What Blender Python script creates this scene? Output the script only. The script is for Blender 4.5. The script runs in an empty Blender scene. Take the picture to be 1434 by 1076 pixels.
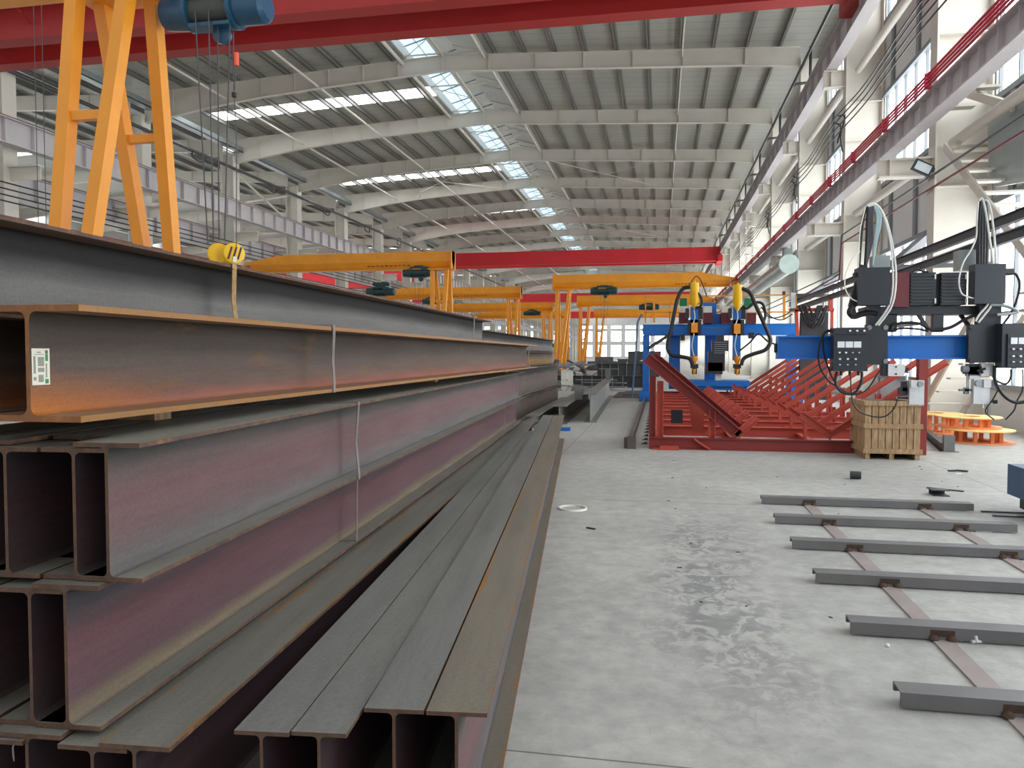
import bpy, math, random
from math import *
from mathutils import Vector as V, Matrix
C = bpy.context.scene.collection
S = bpy.context.scene
random.seed(7)
# ------------------------------------------------------------------ camera model (1434 x 1076)
F = 1077.; CX = 717.; CY = 538.; EYE = 1.75
PT = atan(41 / F); YW = atan(208 * cos(PT) / F)
fw = V((-sin(YW) * cos(PT), cos(YW) * cos(PT), -sin(PT)))
rt = V((cos(YW), sin(YW), 0)); up = rt.cross(fw)
def at(px, py, x=None, y=None, z=None):
    """the point of the world plane x=, y= or z= that is seen at a pixel of the photograph"""
    d = fw + rt * ((px - CX) / F) + up * ((CY - py) / F)
    t = x / d.x if x is not None else y / d.y if y is not None else (z - EYE) / d.z
    return V((0, 0, EYE)) + d * t
cam_d = bpy.data.cameras.new('camera'); cam = bpy.data.objects.new('camera', cam_d); C.objects.link(cam)
cam_d.sensor_fit = 'HORIZONTAL'; cam_d.sensor_width = 36; cam_d.lens = 36 * F / 1434; cam_d.clip_end = 900; cam_d.clip_start = .05
cam.matrix_world = Matrix.Translation((0, 0, EYE)) @ Matrix((rt, up, -fw)).transposed().to_4x4()
S.camera = cam
# ------------------------------------------------------------------ materials
def lin(c):
    return tuple(((v / 255) / 12.92 if v / 255 <= .04045 else ((v / 255 + .055) / 1.055) ** 2.4) for v in c) + (1,)
def newmat(name):
    m = bpy.data.materials.new(name); m.use_nodes = True
    n = m.node_tree.nodes; l = m.node_tree.links
    return m, n, l, n['Principled BSDF']
def noise(n, l, vec, scale, detail=4, rough=.6):
    t = n.new('ShaderNodeTexNoise'); t.inputs['Scale'].default_value = scale
    t.inputs['Detail'].default_value = detail; t.inputs['Roughness'].default_value = rough
    l.new(vec, t.inputs['Vector']); return t.outputs['Fac']
def ramp(n, l, fac, stops):
    r = n.new('ShaderNodeValToRGB'); e = r.color_ramp.elements
    while len(e) < len(stops): e.new(.5)
    for i, (p, c) in enumerate(stops): e[i].position = p; e[i].color = c if len(c) == 4 else lin(c)
    l.new(fac, r.inputs['Fac']); return r.outputs['Color']
def mix(n, l, fac, a, b, mode='MIX'):
    m = n.new('ShaderNodeMix'); m.data_type = 'RGBA'; m.blend_type = mode
    for s, v in ((m.inputs[0], fac), (m.inputs[6], a), (m.inputs[7], b)):
        if isinstance(v, (int, float)): s.default_value = v
        elif isinstance(v, tuple): s.default_value = v
        else: l.new(v, s)
    return m.outputs[2]
def mapped(n, l, scale=(1, 1, 1), coord='Object'):
    tc = n.new('ShaderNodeTexCoord'); mp = n.new('ShaderNodeMapping'); mp.inputs['Scale'].default_value = scale
    l.new(tc.outputs[coord], mp.inputs['Vector']); return mp.outputs['Vector']
def math_(n, l, op, a, b=0.):
    m = n.new('ShaderNodeMath'); m.operation = op
    for s, v in ((m.inputs[0], a), (m.inputs[1], b)):
        if isinstance(v, (int, float)): s.default_value = v
        else: l.new(v, s)
    return m.outputs[0]
def paint(name, c, rough=.5, var=.12, scale=3., metal=0., dirt=None):
    m, n, l, b = newmat(name); v = mapped(n, l)
    f = noise(n, l, v, scale)
    c0 = lin(c); d = tuple(x * (1 - var) for x in c0[:3]) + (1,); e = tuple(min(1, x * (1 + var)) for x in c0[:3]) + (1,)
    col = ramp(n, l, f, [(.3, d), (.7, e)])
    if dirt:
        f2 = noise(n, l, v, scale * 4, 6, .7)
        g = ramp(n, l, f2, [(.58, (0, 0, 0, 1)), (.75, (1, 1, 1, 1))])
        col = mix(n, l, g, col, lin(dirt))
    l.new(col, b.inputs['Base Color']); b.inputs['Roughness'].default_value = rough; b.inputs['Metallic'].default_value = metal
    return m
def emit(name, c, s):
    m, n, l, b = newmat(name); b.inputs['Base Color'].default_value = lin(c)
    b.inputs['Emission Color'].default_value = lin(c); b.inputs['Emission Strength'].default_value = s
    b.inputs['Roughness'].default_value = .25
    return m
def web_mat(name, h, stops, rust=0.0, endrust=0.):
    """mill scale, and any shade painted under the flange, on a rolled web: colour bands run along the beam, keyed to the height on the web"""
    m, n, l, b = newmat(name)
    tc = n.new('ShaderNodeTexCoord'); sp = n.new('ShaderNodeSeparateXYZ'); l.new(tc.outputs['Object'], sp.inputs[0])
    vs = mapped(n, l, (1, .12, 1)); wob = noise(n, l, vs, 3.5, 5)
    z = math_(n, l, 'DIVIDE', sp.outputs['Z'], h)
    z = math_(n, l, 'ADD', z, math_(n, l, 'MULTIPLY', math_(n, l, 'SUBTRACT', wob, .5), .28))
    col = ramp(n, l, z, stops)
    big = noise(n, l, mapped(n, l, (1, .25, 1)), 2.1, 3)
    col = mix(n, l, math_(n, l, 'MULTIPLY', big, .5), col, mix(n, l, 1., col, (.55, .55, .58, 1), 'MULTIPLY'))
    fine = noise(n, l, tc.outputs['Object'], 90, 3, .7)
    if rust:
        r = ramp(n, l, noise(n, l, mapped(n, l, (2, .5, 2)), 4, 8, .75), [(.62 - rust * .3, (0, 0, 0, 1)), (.8 - rust * .2, (1, 1, 1, 1))])
        col = mix(n, l, r, col, lin((128, 88, 50)))
    if endrust:
        yy = math_(n, l, 'SUBTRACT', 1., math_(n, l, 'MULTIPLY', sp.outputs['Y'], endrust))
        yy = math_(n, l, 'MULTIPLY', yy, ramp(n, l, z, [(.1, (1, 1, 1, 1)), (.45, (0, 0, 0, 1))]))
        yy = math_(n, l, 'MAXIMUM', yy, 0.)
        col = mix(n, l, yy, col, lin((176, 108, 48)))
    col = mix(n, l, .22, col, mix(n, l, 1., col, ramp(n, l, fine, [(.3, (.4, .4, .4, 1)), (.7, (1.6, 1.5, 1.4, 1))]), 'MULTIPLY'))
    st = noise(n, l, mapped(n, l, (1, .35, 5)), 3., 6, .72)
    col = mix(n, l, .35, col, mix(n, l, 1., col, ramp(n, l, st, [(.3, (.5, .5, .5, 1)), (.7, (1.35, 1.3, 1.25, 1))]), 'MULTIPLY'))
    l.new(col, b.inputs['Base Color']); b.inputs['Roughness'].default_value = .68; b.inputs['Metallic'].default_value = .0
    b.inputs['Specular IOR Level'].default_value = .3
    return m
def flange_mat(name, base, rust, hw, side=1):
    """flange plates: grey mill scale, orange rust along the outer edge"""
    m, n, l, b = newmat(name)
    tc = n.new('ShaderNodeTexCoord'); sp = n.new('ShaderNodeSeparateXYZ'); l.new(tc.outputs['Object'], sp.inputs[0])
    vs = mapped(n, l, (3, .3, 3)); w = noise(n, l, vs, 2.5, 6, .65)
    c0 = lin(base)
    col = ramp(n, l, w, [(.25, tuple(x * .72 for x in c0[:3]) + (1,)), (.5, c0), (.75, tuple(x * 1.22 for x in c0[:3]) + (1,))])
    edge = math_(n, l, 'DIVIDE', math_(n, l, 'ABSOLUTE', sp.outputs['X']), hw)
    patch = noise(n, l, mapped(n, l, (1.5, .6, 1.5)), 1.7, 5, .7)
    e = math_(n, l, 'ADD', edge, math_(n, l, 'MULTIPLY', math_(n, l, 'SUBTRACT', patch, .5), 1.1))
    r = ramp(n, l, e, [(1.16 - rust * .2, (0, 0, 0, 1)), (1.24 - rust * .2, (1, 1, 1, 1))])
    col = mix(n, l, r, col, lin((150, 106, 56)))
    fine = noise(n, l, tc.outputs['Object'], 60, 4, .7)
    col = mix(n, l, .25, col, mix(n, l, 1., col, ramp(n, l, fine, [(.3, (.4, .4, .4, 1)), (.7, (1.6, 1.5, 1.4, 1))]), 'MULTIPLY'))
    l.new(col, b.inputs['Base Color']); b.inputs['Roughness'].default_value = .5; b.inputs['Metallic'].default_value = .15
    return m
Mt = {}
Mt['white_steel'] = paint('white_steel', (208, 203, 192), .5, .05, .6)
Mt['girder'] = paint('girder_paint', (188, 183, 184), .5, .06, .8)
Mt['roof_sheet'] = paint('roof_sheet', (168, 172, 170), .55, .06, .3)
Mt['purlin'] = paint('galvanised_purlin', (118, 117, 110), .5, .08, 1.)
Mt['wall'] = paint('wall_panel', (206, 206, 204), .6, .05, .5)
Mt['grey_trim'] = paint('grey_trim', (120, 126, 130), .5, .05)
Mt['dark_pipe'] = paint('dark_pipe', (48, 50, 54), .4)
Mt['red_far'] = paint('crane_red_bright', (214, 44, 52), .5, .05, .7)
Mt['red'] = paint('crane_red', (164, 38, 36), .5, .07, .7)
Mt['cond_red'] = paint('conductor_red', (190, 44, 74), .5)
Mt['yellow'] = paint('crane_yellow', (232, 150, 34), .38, .07, 1.2)
Mt['hook_yellow'] = paint('hook_yellow', (240, 190, 20), .35)
Mt['hoist_blue'] = paint('hoist_blue', (30, 76, 104), .3, .12, 4)
Mt['hoist_teal'] = paint('hoist_teal', (32, 62, 66), .4, .12, 4)
Mt['drum'] = paint('drum_grey', (62, 66, 62), .5)
Mt['rope'] = paint('wire_rope', (70, 72, 74), .5)
Mt['black'] = paint('black_enamel', (38, 44, 52), .42, .08)
Mt['rubber'] = paint('black_rubber', (22, 23, 26), .5)
Mt['white_cable'] = paint('white_cable', (214, 214, 208), .45)
Mt['teal_cable'] = paint('pale_blue_cable', (160, 186, 190), .45)
Mt['blue'] = paint('machine_blue', (12, 106, 190), .4, .06, 2)
Mt['steel_blue'] = paint('slate_blue', (70, 98, 128), .5, .06)
Mt['silver'] = paint('bare_aluminium', (206, 208, 210), .35, .1, 8, .3)
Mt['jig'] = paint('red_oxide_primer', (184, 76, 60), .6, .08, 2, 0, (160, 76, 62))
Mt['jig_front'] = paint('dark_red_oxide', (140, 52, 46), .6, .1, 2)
Mt['wood'] = None
Mt['spool'] = paint('spool_orange', (240, 156, 100), .5, .05)
Mt['spool_top'] = paint('spool_cream', (250, 206, 128), .5, .06)
Mt['dark_steel'] = paint('dark_steel', (66, 68, 72), .5, .18, 4, .2)
Mt['plain_steel'] = paint('plain_steel', (122, 123, 120), .5, .15, 3, .2)
Mt['channel'] = paint('channel_steel', (112, 111, 112), .5, .12, 3, .2)
Mt['flat_bar'] = paint('flat_bar_steel', (148, 138, 134), .6, .12, 4, 0, (130, 96, 70))
Mt['weld'] = paint('burnt_weld', (70, 54, 42), .8, .3, 30)
Mt['strap'] = paint('steel_strap', (120, 112, 108), .4, .2, 8)
Mt['strap_tan'] = paint('webbing_tan', (160, 132, 88), .8, .25, 30)
Mt['meter'] = paint('meter_face', (225, 230, 232), .3)
Mt['knob_white'] = paint('knob_white', (235, 238, 240), .3)
Mt['label'] = paint('paper_label', (232, 230, 214), .6, .05)
Mt['green'] = paint('label_green', (40, 150, 84), .6)
Mt['tank_green'] = paint('tank_green', (20, 120, 78), .5)
Mt['brown_ink'] = paint('label_brown', (130, 100, 80), .6)
Mt['ink'] = paint('grey_ink', (150, 152, 140), .6)
Mt['black_ink'] = paint('black_ink', (60, 44, 26), .6)
Mt['maroon'] = paint('maroon_panel', (104, 38, 44), .5)
Mt['orange_pendant'] = paint('orange_switch', (230, 90, 60), .5)
Mt['blue_bit'] = paint('blue_plastic', (24, 104, 190), .5)
Mt['white_pl'] = paint('white_plastic', (232, 230, 222), .5)
Mt['rail'] = paint('rail_steel', (92, 84, 82), .5, .2, 6)
Mt['duct'] = paint('galvanised_duct', (150, 158, 158), .35, .08, 2, .4)
Mt['duct_cap'] = paint('duct_cap', (196, 214, 206), .4)
Mt['clutter'] = paint('scrap_steel', (84, 88, 92), .5, .35, 2)
Mt['day'] = emit('daylit_glazing', (244, 249, 252), 7.0)
Mt['skylit'] = emit('daylit_fibreglass', (246, 250, 252), 9.0)
Mt['skyglass'] = emit('sky_glow_ridge_glass', (196, 222, 238), 1.5)  # opaque pane glows pale blue in place of the sky beyond
Mt['bright_sheet'] = paint('white_monitor_sheet', (214, 216, 212), .4, .05)
Mt['lampglass'] = paint('lamp_glass', (200, 210, 212), .2)
def wood():
    m, n, l, b = newmat('crate_wood'); v = mapped(n, l, (9, 9, 1.2))
    f = noise(n, l, v, 3, 6, .65)
    l.new(ramp(n, l, f, [(.25, (120, 92, 64)), (.5, (178, 146, 108)), (.75, (206, 178, 140))]), b.inputs['Base Color'])
    b.inputs['Roughness'].default_value = .75; return m
Mt['wood'] = wood()
def grating():
    m, n, l, b = newmat('stack_end'); v = mapped(n, l)
    f = noise(n, l, v, 14, 6, .7)
    l.new(ramp(n, l, f, [(.3, (66, 50, 42)), (.55, (100, 74, 58)), (.75, (136, 98, 66))]), b.inputs['Base Color'])
    b.inputs['Roughness'].default_value = .7; return m
Mt['end'] = grating()
def end_orange():
    m, n, l, b = newmat('rusty_cut_end'); v = mapped(n, l)
    f = noise(n, l, v, 14, 6, .7)
    l.new(ramp(n, l, f, [(.3, (120, 80, 50)), (.55, (150, 100, 60)), (.75, (178, 122, 70))]), b.inputs['Base Color'])
    b.inputs['Roughness'].default_value = .7; return m
Mt['end_orange'] = end_orange()
def floor_mat():
    m, n, l, b = newmat('worn_concrete')
    tc = n.new('ShaderNodeTexCoord'); o = tc.outputs['Object']
    sp = n.new('ShaderNodeSeparateXYZ'); l.new(o, sp.inputs[0])
    f1 = noise(n, l, o, .55, 5, .55); f2 = noise(n, l, o, 6, 8, .7)
    col = ramp(n, l, f1, [(.3, (166, 166, 161)), (.7, (184, 184, 178))])
    # trodden dark scuffs in a band along the aisle
    wv = mapped(n, l, (1, .8, 1)); d = n.new('ShaderNodeTexNoise'); d.inputs['Scale'].default_value = 6.5
    d.inputs['Detail'].default_value = 9; d.inputs['Roughness'].default_value = .66; d.inputs['Distortion'].default_value = 1.1
    l.new(wv, d.inputs['Vector'])
    sm = ramp(n, l, d.outputs['Fac'], [(.46, (0, 0, 0, 1)), (.53, (1, 1, 1, 1))])
    cx = math_(n, l, 'ABSOLUTE', math_(n, l, 'SUBTRACT', sp.outputs['X'], .42))
    band = ramp(n, l, math_(n, l, 'ADD', cx, math_(n, l, 'MULTIPLY', noise(n, l, o, .9, 3), .9)), [(.62, (1, 1, 1, 1)), (.98, (.16, .16, .16, 1))])
    cy = math_(n, l, 'ABSOLUTE', math_(n, l, 'SUBTRACT', sp.outputs['Y'], 6.3))
    band2 = ramp(n, l, math_(n, l, 'DIVIDE', cy, 10.), [(.12, (1, 1, 1, 1)), (.29, (.14, .14, .14, 1))])
    clump = ramp(n, l, noise(n, l, o, 1.3, 3), [(.38, (.25, .25, .25, 1)), (.52, (1, 1, 1, 1))])
    k = math_(n, l, 'MULTIPLY', math_(n, l, 'MULTIPLY', math_(n, l, 'MULTIPLY', sm, clump), band), band2)
    col = mix(n, l, math_(n, l, 'MULTIPLY', k, .75), col, lin((116, 117, 118)))
    ff = ramp(n, l, f2, [(.35, (.8, .8, .8, 1)), (.65, (1.08, 1.08, 1.08, 1))])
    col = mix(n, l, 1., col, ff, 'MULTIPLY')
    # swirling drag marks
    sw = n.new('ShaderNodeTexWave'); sw.inputs['Scale'].default_value = .8; sw.inputs['Distortion'].default_value = 14
    sw.inputs['Detail'].default_value = 5; l.new(o, sw.inputs['Vector'])
    s2 = ramp(n, l, sw.outputs['Fac'], [(.47, (0, 0, 0, 1)), (.5, (1, 1, 1, 1)), (.53, (0, 0, 0, 1))])
    col = mix(n, l, math_(n, l, 'MULTIPLY', s2, .16), col, lin((120, 120, 120)))
    # sawn joints
    def joint(axis, off, step, w):
        t = math_(n, l, 'MODULO', math_(n, l, 'ADD', sp.outputs[axis], 10. * step - off), step)
        return math_(n, l, 'LESS_THAN', t, w)
    j = math_(n, l, 'MAXIMUM', joint('Y', 3.27, 6., .012), joint('X', 4.3, 6., .012))
    col = mix(n, l, math_(n, l, 'MULTIPLY', j, .75), col, lin((70, 70, 70)))
    l.new(col, b.inputs['Base Color'])
    l.new(ramp(n, l, f1, [(.3, (.5, .5, .5, 1)), (.7, (.7, .7, .7, 1))]), b.inputs['Roughness'])
    bp = n.new('ShaderNodeBump'); bp.inputs['Strength'].default_value = .12; bp.inputs['Distance'].default_value = .01
    l.new(f2, bp.inputs['Height']); l.new(bp.outputs[0], b.inputs['Normal'])
    return m
Mt['floor'] = floor_mat()
def roof_mat():
    m, n, l, b = newmat('profiled_roof_sheet')
    tc = n.new('ShaderNodeTexCoord'); o = tc.outputs['Object']; sp = n.new('ShaderNodeSeparateXYZ'); l.new(o, sp.inputs[0])
    t = math_(n, l, 'MODULO', math_(n, l, 'ADD', sp.outputs['Y'], 1000.), .8)
    j = math_(n, l, 'LESS_THAN', t, .07)
    col = ramp(n, l, noise(n, l, o, .25, 3), [(.3, (160, 159, 150)), (.7, (176, 175, 165))])
    col = mix(n, l, math_(n, l, 'MULTIPLY', j, .3), col, lin((90, 94, 94)))
    l.new(col, b.inputs['Base Color']); b.inputs['Roughness'].default_value = .5; return m
Mt['roof'] = roof_mat()
# ------------------------------------------------------------------ mesh building
class MB:
    def __init__(s): s.v = []; s.f = []; s.mi = []
    def add(s, vs, fs, mi=0):
        o = len(s.v); s.v += [V(p) for p in vs]; s.f += [[i + o for i in q] for q in fs]; s.mi += [mi] * len(fs); return s
    def box(s, x0, x1, y0, y1, z0, z1, mi=0):
        vs = [(x, y, z) for z in (z0, z1) for y in (y0, y1) for x in (x0, x1)]
        return s.add(vs, [(0, 2, 3, 1), (4, 5, 7, 6), (0, 1, 5, 4), (2, 6, 7, 3), (0, 4, 6, 2), (1, 3, 7, 5)], mi)
    def bar(s, p, q, w, h, mi=0, side=None, w2=None, h2=None):
        p = V(p); q = V(q); d = (q - p).normalized()
        a = V(side) if side else (V((0, 0, 1)).cross(d) if abs(d.z) < .97 else V((1, 0, 0)))
        a = (a - d * a.dot(d)).normalized(); b = d.cross(a)
        w2 = w2 or w; h2 = h2 or h
        vs = [c + a * (i * ww / 2) + b * (j * hh / 2) for c, ww, hh in ((p, w, h), (q, w2, h2)) for i, j in ((-1, -1), (1, -1), (1, 1), (-1, 1))]
        return s.add(vs, [(3, 2, 1, 0), (4, 5, 6, 7), (0, 1, 5, 4), (1, 2, 6, 5), (2, 3, 7, 6), (3, 0, 4, 7)], mi)
    def cyl(s, p, q, r, n=16, r2=None, mi=0):
        p = V(p); q = V(q); d = (q - p).normalized(); a = d.orthogonal().normalized(); b = d.cross(a)
        r2 = r if r2 is None else r2
        vs = [c + (a * cos(2 * pi * i / n) + b * sin(2 * pi * i / n)) * rr for c, rr in ((p, r), (q, r2)) for i in range(n)]
        fs = [(i, (i + 1) % n, n + (i + 1) % n, n + i) for i in range(n)] + [tuple(range(n))[::-1], tuple(range(n, 2 * n))]
        return s.add(vs, fs, mi)
    def tube(s, pts, r, n=8, smooth=True, mi=0):
        P = [V(p) for p in pts]
        if smooth and len(P) > 2:
            Q = []; E_ = [P[0] * 2 - P[1]] + P + [P[-1] * 2 - P[-2]]
            for i in range(1, len(E_) - 2):
                for k in range(6):
                    t = k / 6; a, b, c, d = E_[i - 1:i + 3]
                    Q.append(.5 * ((2 * b) + (c - a) * t + (2 * a - 5 * b + 4 * c - d) * t * t + (3 * b - a - 3 * c + d) * t ** 3))
            P = Q + [P[-1]]
        vs = []; a = None
        for i, p in enumerate(P):
            d = (P[min(i + 1, len(P) - 1)] - P[max(i - 1, 0)]).normalized()
            a = d.orthogonal().normalized() if a is None else (a - d * a.dot(d)).normalized()
            b = d.cross(a)
            vs += [p + (a * cos(2 * pi * k / n) + b * sin(2 * pi * k / n)) * r for k in range(n)]
        fs = [(i * n + k, i * n + (k + 1) % n, (i + 1) * n + (k + 1) % n, (i + 1) * n + k) for i in range(len(P) - 1) for k in range(n)]
        fs += [tuple(range(n))[::-1], tuple(range((len(P) - 1) * n, len(P) * n))]
        return s.add(vs, fs, mi)
    def prism(s, poly, d, mi=0, capmi=None):
        """poly: closed loop of 3-d points; d: extrusion vector"""
        n = len(poly); d = V(d); vs = [V(p) for p in poly] + [V(p) + d for p in poly]
        s.add(vs, [(i, (i + 1) % n, n + (i + 1) % n, n + i) for i in range(n)], mi)
        s.add(vs, [tuple(range(n))[::-1], tuple(range(n, 2 * n))], mi if capmi is None else capmi); return s
    def ibeam(s, p, q, h, w, tw, tf, upv=(0, 0, 1)):
        p = V(p); q = V(q); d = (q - p).normalized(); u = V(upv); u = (u - d * u.dot(d)).normalized(); a = d.cross(u)
        pr = [(-w / 2, 0), (w / 2, 0), (w / 2, tf), (tw / 2, tf), (tw / 2, h - tf), (w / 2, h - tf), (w / 2, h), (-w / 2, h), (-w / 2, h - tf), (-tw / 2, h - tf), (-tw / 2, tf), (-w / 2, tf)]
        return s.prism([p + a * x + u * y for x, y in pr], q - p)
    def pbox(s, x0, y0, x1, y1, y, depth, mi=0):
        """a box whose front face fills a pixel rectangle of the photo in the plane at distance y"""
        a = at(x0, y0, y=y); b = at(x1, y1, y=y); c = at(x0, y1, y=y)
        return s.box(min(a.x, c.x), b.x, y, y + depth, min(b.z, c.z), (a.z), mi)
    def lathe(s, prof, c, axis=(0, 0, 1), n=24, mi=0):
        c = V(c); d = V(axis).normalized(); a = d.orthogonal().normalized(); b = d.cross(a)
        vs = [c + d * h + (a * cos(2 * pi * i / n) + b * sin(2 * pi * i / n)) * r for r, h in prof for i in range(n)]
        fs = [(k * n + i, k * n + (i + 1) % n, (k + 1) * n + (i + 1) % n, (k + 1) * n + i) for k in range(len(prof) - 1) for i in range(n)]
        return s.add(vs, fs, mi)
    def build(s, name, mat, parent=None, loc=None, smooth=False):
        off = V(parent.location) if parent is not None and loc is None else V(loc or (0, 0, 0))
        if parent is not None and parent.parent: off = off + V(parent.parent.location)
        me = bpy.data.meshes.new(name); me.from_pydata([p - off for p in s.v], [], s.f)
        for m in (mat if isinstance(mat, (list, tuple)) else [mat]): me.materials.append(Mt[m] if isinstance(m, str) else m)
        me.polygons.foreach_set('material_index', s.mi)
        me.update()
        if smooth:
            me.polygons.foreach_set('use_smooth', [True] * len(me.polygons))
            try: me.set_sharp_from_angle(angle=radians(40))
            except Exception: pass
        o = bpy.data.objects.new(name, me); C.objects.link(o)
        if parent is not None: o.parent = parent
        elif loc is not None: o.location = loc
        return o
def tag(o, label, cat, group=None):
    o['label'] = label; o['category'] = cat
    if group: o['group'] = group
    return o
def thing(name, label, cat, loc, group=None):
    o = bpy.data.objects.new(name, None); o.empty_display_size = .2; C.objects.link(o); o.location = loc
    return tag(o, label, cat, group)
def single(name, mb, mat, label, cat, loc, group=None, smooth=False):
    return tag(mb.build(name, mat, None, loc, smooth), label, cat, group)
def struct(name, mb, mat, parent=None, loc=None):
    o = mb.build(name, mat, parent, loc)
    if parent is None: o['kind'] = 'structure'
    return o
def dup(root, loc, label=None, group=None):
    r = root.copy(); C.objects.link(r); r.location = loc
    if label: r['label'] = label
    if group: r['group'] = group
    for ch in list(root.children):
        c = ch.copy(); C.objects.link(c); c.parent = r
        for g in list(ch.children):
            d = g.copy(); C.objects.link(d); d.parent = c
    return r
ORD = ['first', 'second', 'third', 'fourth', 'fifth', 'sixth', 'seventh', 'eighth', 'ninth', 'tenth', 'eleventh', 'twelfth']
# ------------------------------------------------------------------ the hall
BAY = 9.6; Y0 = 21.0; NB = 27
YEND = Y0 + BAY * NB
XR = 6.6; XL = -29.8; XC = -11.5; XWALL = 7.95; XADJ = -66.
fl = MB(); fl.box(-68, 12, -6, YEND + 4, -.2, 0); struct('floor', fl, 'floor')
def zb(x):      # underside of a rafter
    if x >= XC: return 16.88 - (x - XC) * .05
    return 16.88 - (XC - x) * .062
def zt(x): return 17.68 - abs(x - XC) * .05
# roof sheets, with the glazed strips of the left slope left open
HIP = .30
def sheet(mb, xa, xb, ya, yb, zf):
    za, zc = zf(xa) + HIP, zf(xb) + HIP
    mb.prism([(xa, ya, za), (xb, ya, zc), (xb, ya, zc + .06), (xa, ya, za + .06)], (0, yb - ya, 0))
STR = [26.5, 45.9, 65.6] + [84. + 19.2 * i for i in range(12)]
rr = MB(); sheet(rr, -9.3, 8.4, Y0 - .3, YEND, zt)
def left_strips(mb, xa, xb, zf, strips, w=1.6):
    y = Y0 - .3
    for s_ in strips:
        sheet(mb, xa, xb, y, s_ - w / 2, zf); y = s_ + w / 2
    sheet(mb, xa, xb, y, YEND, zf)
left_strips(rr, -28.6, -13.7, zt, STR)
sheet(rr, XL - .6, -28.6, Y0 - .3, YEND, zt)
def zt2(x): return zt(XL) - .0 + (min(abs(x - XL), 18.1) - max(0, abs(x - XL) - 18.1)) * .05
STR2 = [33.6 + 19.2 * i for i in range(12)]
left_strips(rr, -47, XL - .6, zt2, STR2, 2.2)
left_strips(rr, XADJ, -47, zt2, STR2, 2.2)
struct('ceiling', rr, 'roof')
# ridge monitor
rm = MB()
for x0, x1 in ((-13.75, -13.65), (-9.35, -9.25)): rm.box(x0, x1, Y0, YEND, zt(-13.6) + .25, 18.35)
rm.prism([(-11.5, Y0, 18.95), (-9.3, Y0, 18.35), (-9.3, Y0, 18.4), (-11.5, Y0, 19.0)], (0, YEND - Y0, 0)); rm.prism([(-12.5, Y0, 18.66), (-11.5, Y0, 18.95), (-11.5, Y0, 19.0), (-12.5, Y0, 18.7)], (0, YEND - Y0, 0))
struct('trim_1', rm, 'bright_sheet')
wn = [0]
def window(name_mb, frame_mb, paneM, loc=None):
    wn[0] += 1
    o = struct('window_%d' % wn[0], name_mb, paneM)
    if frame_mb: frame_mb.build('window_frame', 'grey_trim', o)
    return o
g = MB(); g.prism([(-13.7, Y0, 18.35), (-12.5, Y0, 18.68), (-12.5, Y0, 18.7), (-13.7, Y0, 18.37)], (0, YEND - Y0, 0))
fr = MB()
y = Y0
while y < YEND:
    fr.bar((-13.7, y, 18.33), (-11.45, y, 18.93), .06, .06); y += 2.4
for x_, z_ in ((-13.0, 18.5), (-12.3, 18.7)): fr.bar((x_, Y0, z_), (x_, YEND, z_), .03, .03)
wr = MB()
for k in range(NB):
    for h in range(2):
        ya = Y0 + BAY * k + h * 4.8; yb = ya + 4.8
        wr.bar((-13.6, ya, 17.75), (-9.4, yb, 17.75), .035, .035); wr.bar((-9.4, ya, 17.75), (-13.6, yb, 17.75), .035, .035)
        wr.bar((-13.6, yb - .05, 17.8), (-9.4, yb - .05, 17.8), .07, .07)
        wr.bar((-9.4, ya + 1.6, 18.3), (-11.4, ya + 1.6, 18.9), .06, .08); wr.bar((-9.4, ya + 3.2, 18.3), (-11.4, ya + 3.2, 18.9), .06, .08)
wo = window(g, fr, 'skyglass'); wr.build('bracing_wires', 'white_steel', wo)
for s_ in STR:
    g = MB(); sheet(g, -28.6, -13.7, s_ - .8, s_ + .8, zt); window(g, None, 'skylit')
for s_ in STR2:
    g = MB(); sheet(g, -47, XL - .6, s_ - 1.1, s_ + 1.1, zt2); window(g, None, 'skylit')
    g = MB(); sheet(g, XADJ, -47, s_ - 1.1, s_ + 1.1, zt2); window(g, None, 'skylit')
# right wall
Yk = lambda k: Y0 + BAY * k
wl = MB(); ZB = [(0, .95), (5.5, 7.85), (11.2, 13.5), (15.6, 17.0)]
for a, b in ZB: wl.box(XWALL, XWALL + .2, Yk(-2), YEND, a, b)
for k in range(-2, NB + 1): wl.box(XWALL - .03, XWALL + .22, Yk(k) - .3, Yk(k) + .8, 0, 17)
struct('wall_right', wl, 'wall')
tr = MB()
for k in range(-2, NB):
    for yy in (Yk(k) + 2.9, Yk(k) + 5.6, Yk(k) + 8.3):
        tr.box(XWALL - .08, XWALL + .02, yy - .13, yy + .13, 5.4, 7.9); tr.box(XWALL - .08, XWALL + .02, yy - .13, yy + .13, 11.1, 13.6)
    for z_ in (5.45, 7.9, 11.15, 13.75): tr.box(XWALL - .1, XWALL + .02, Yk(k) + .3, Yk(k + 1) - .2, z_ - .07, z_ + .07)
    tr.box(XWALL - .12, XWALL + .02, Yk(k) + .2, Yk(k + 1), .92, 1.05)
struct('trim_2', tr, 'grey_trim')
wp = None
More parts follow.
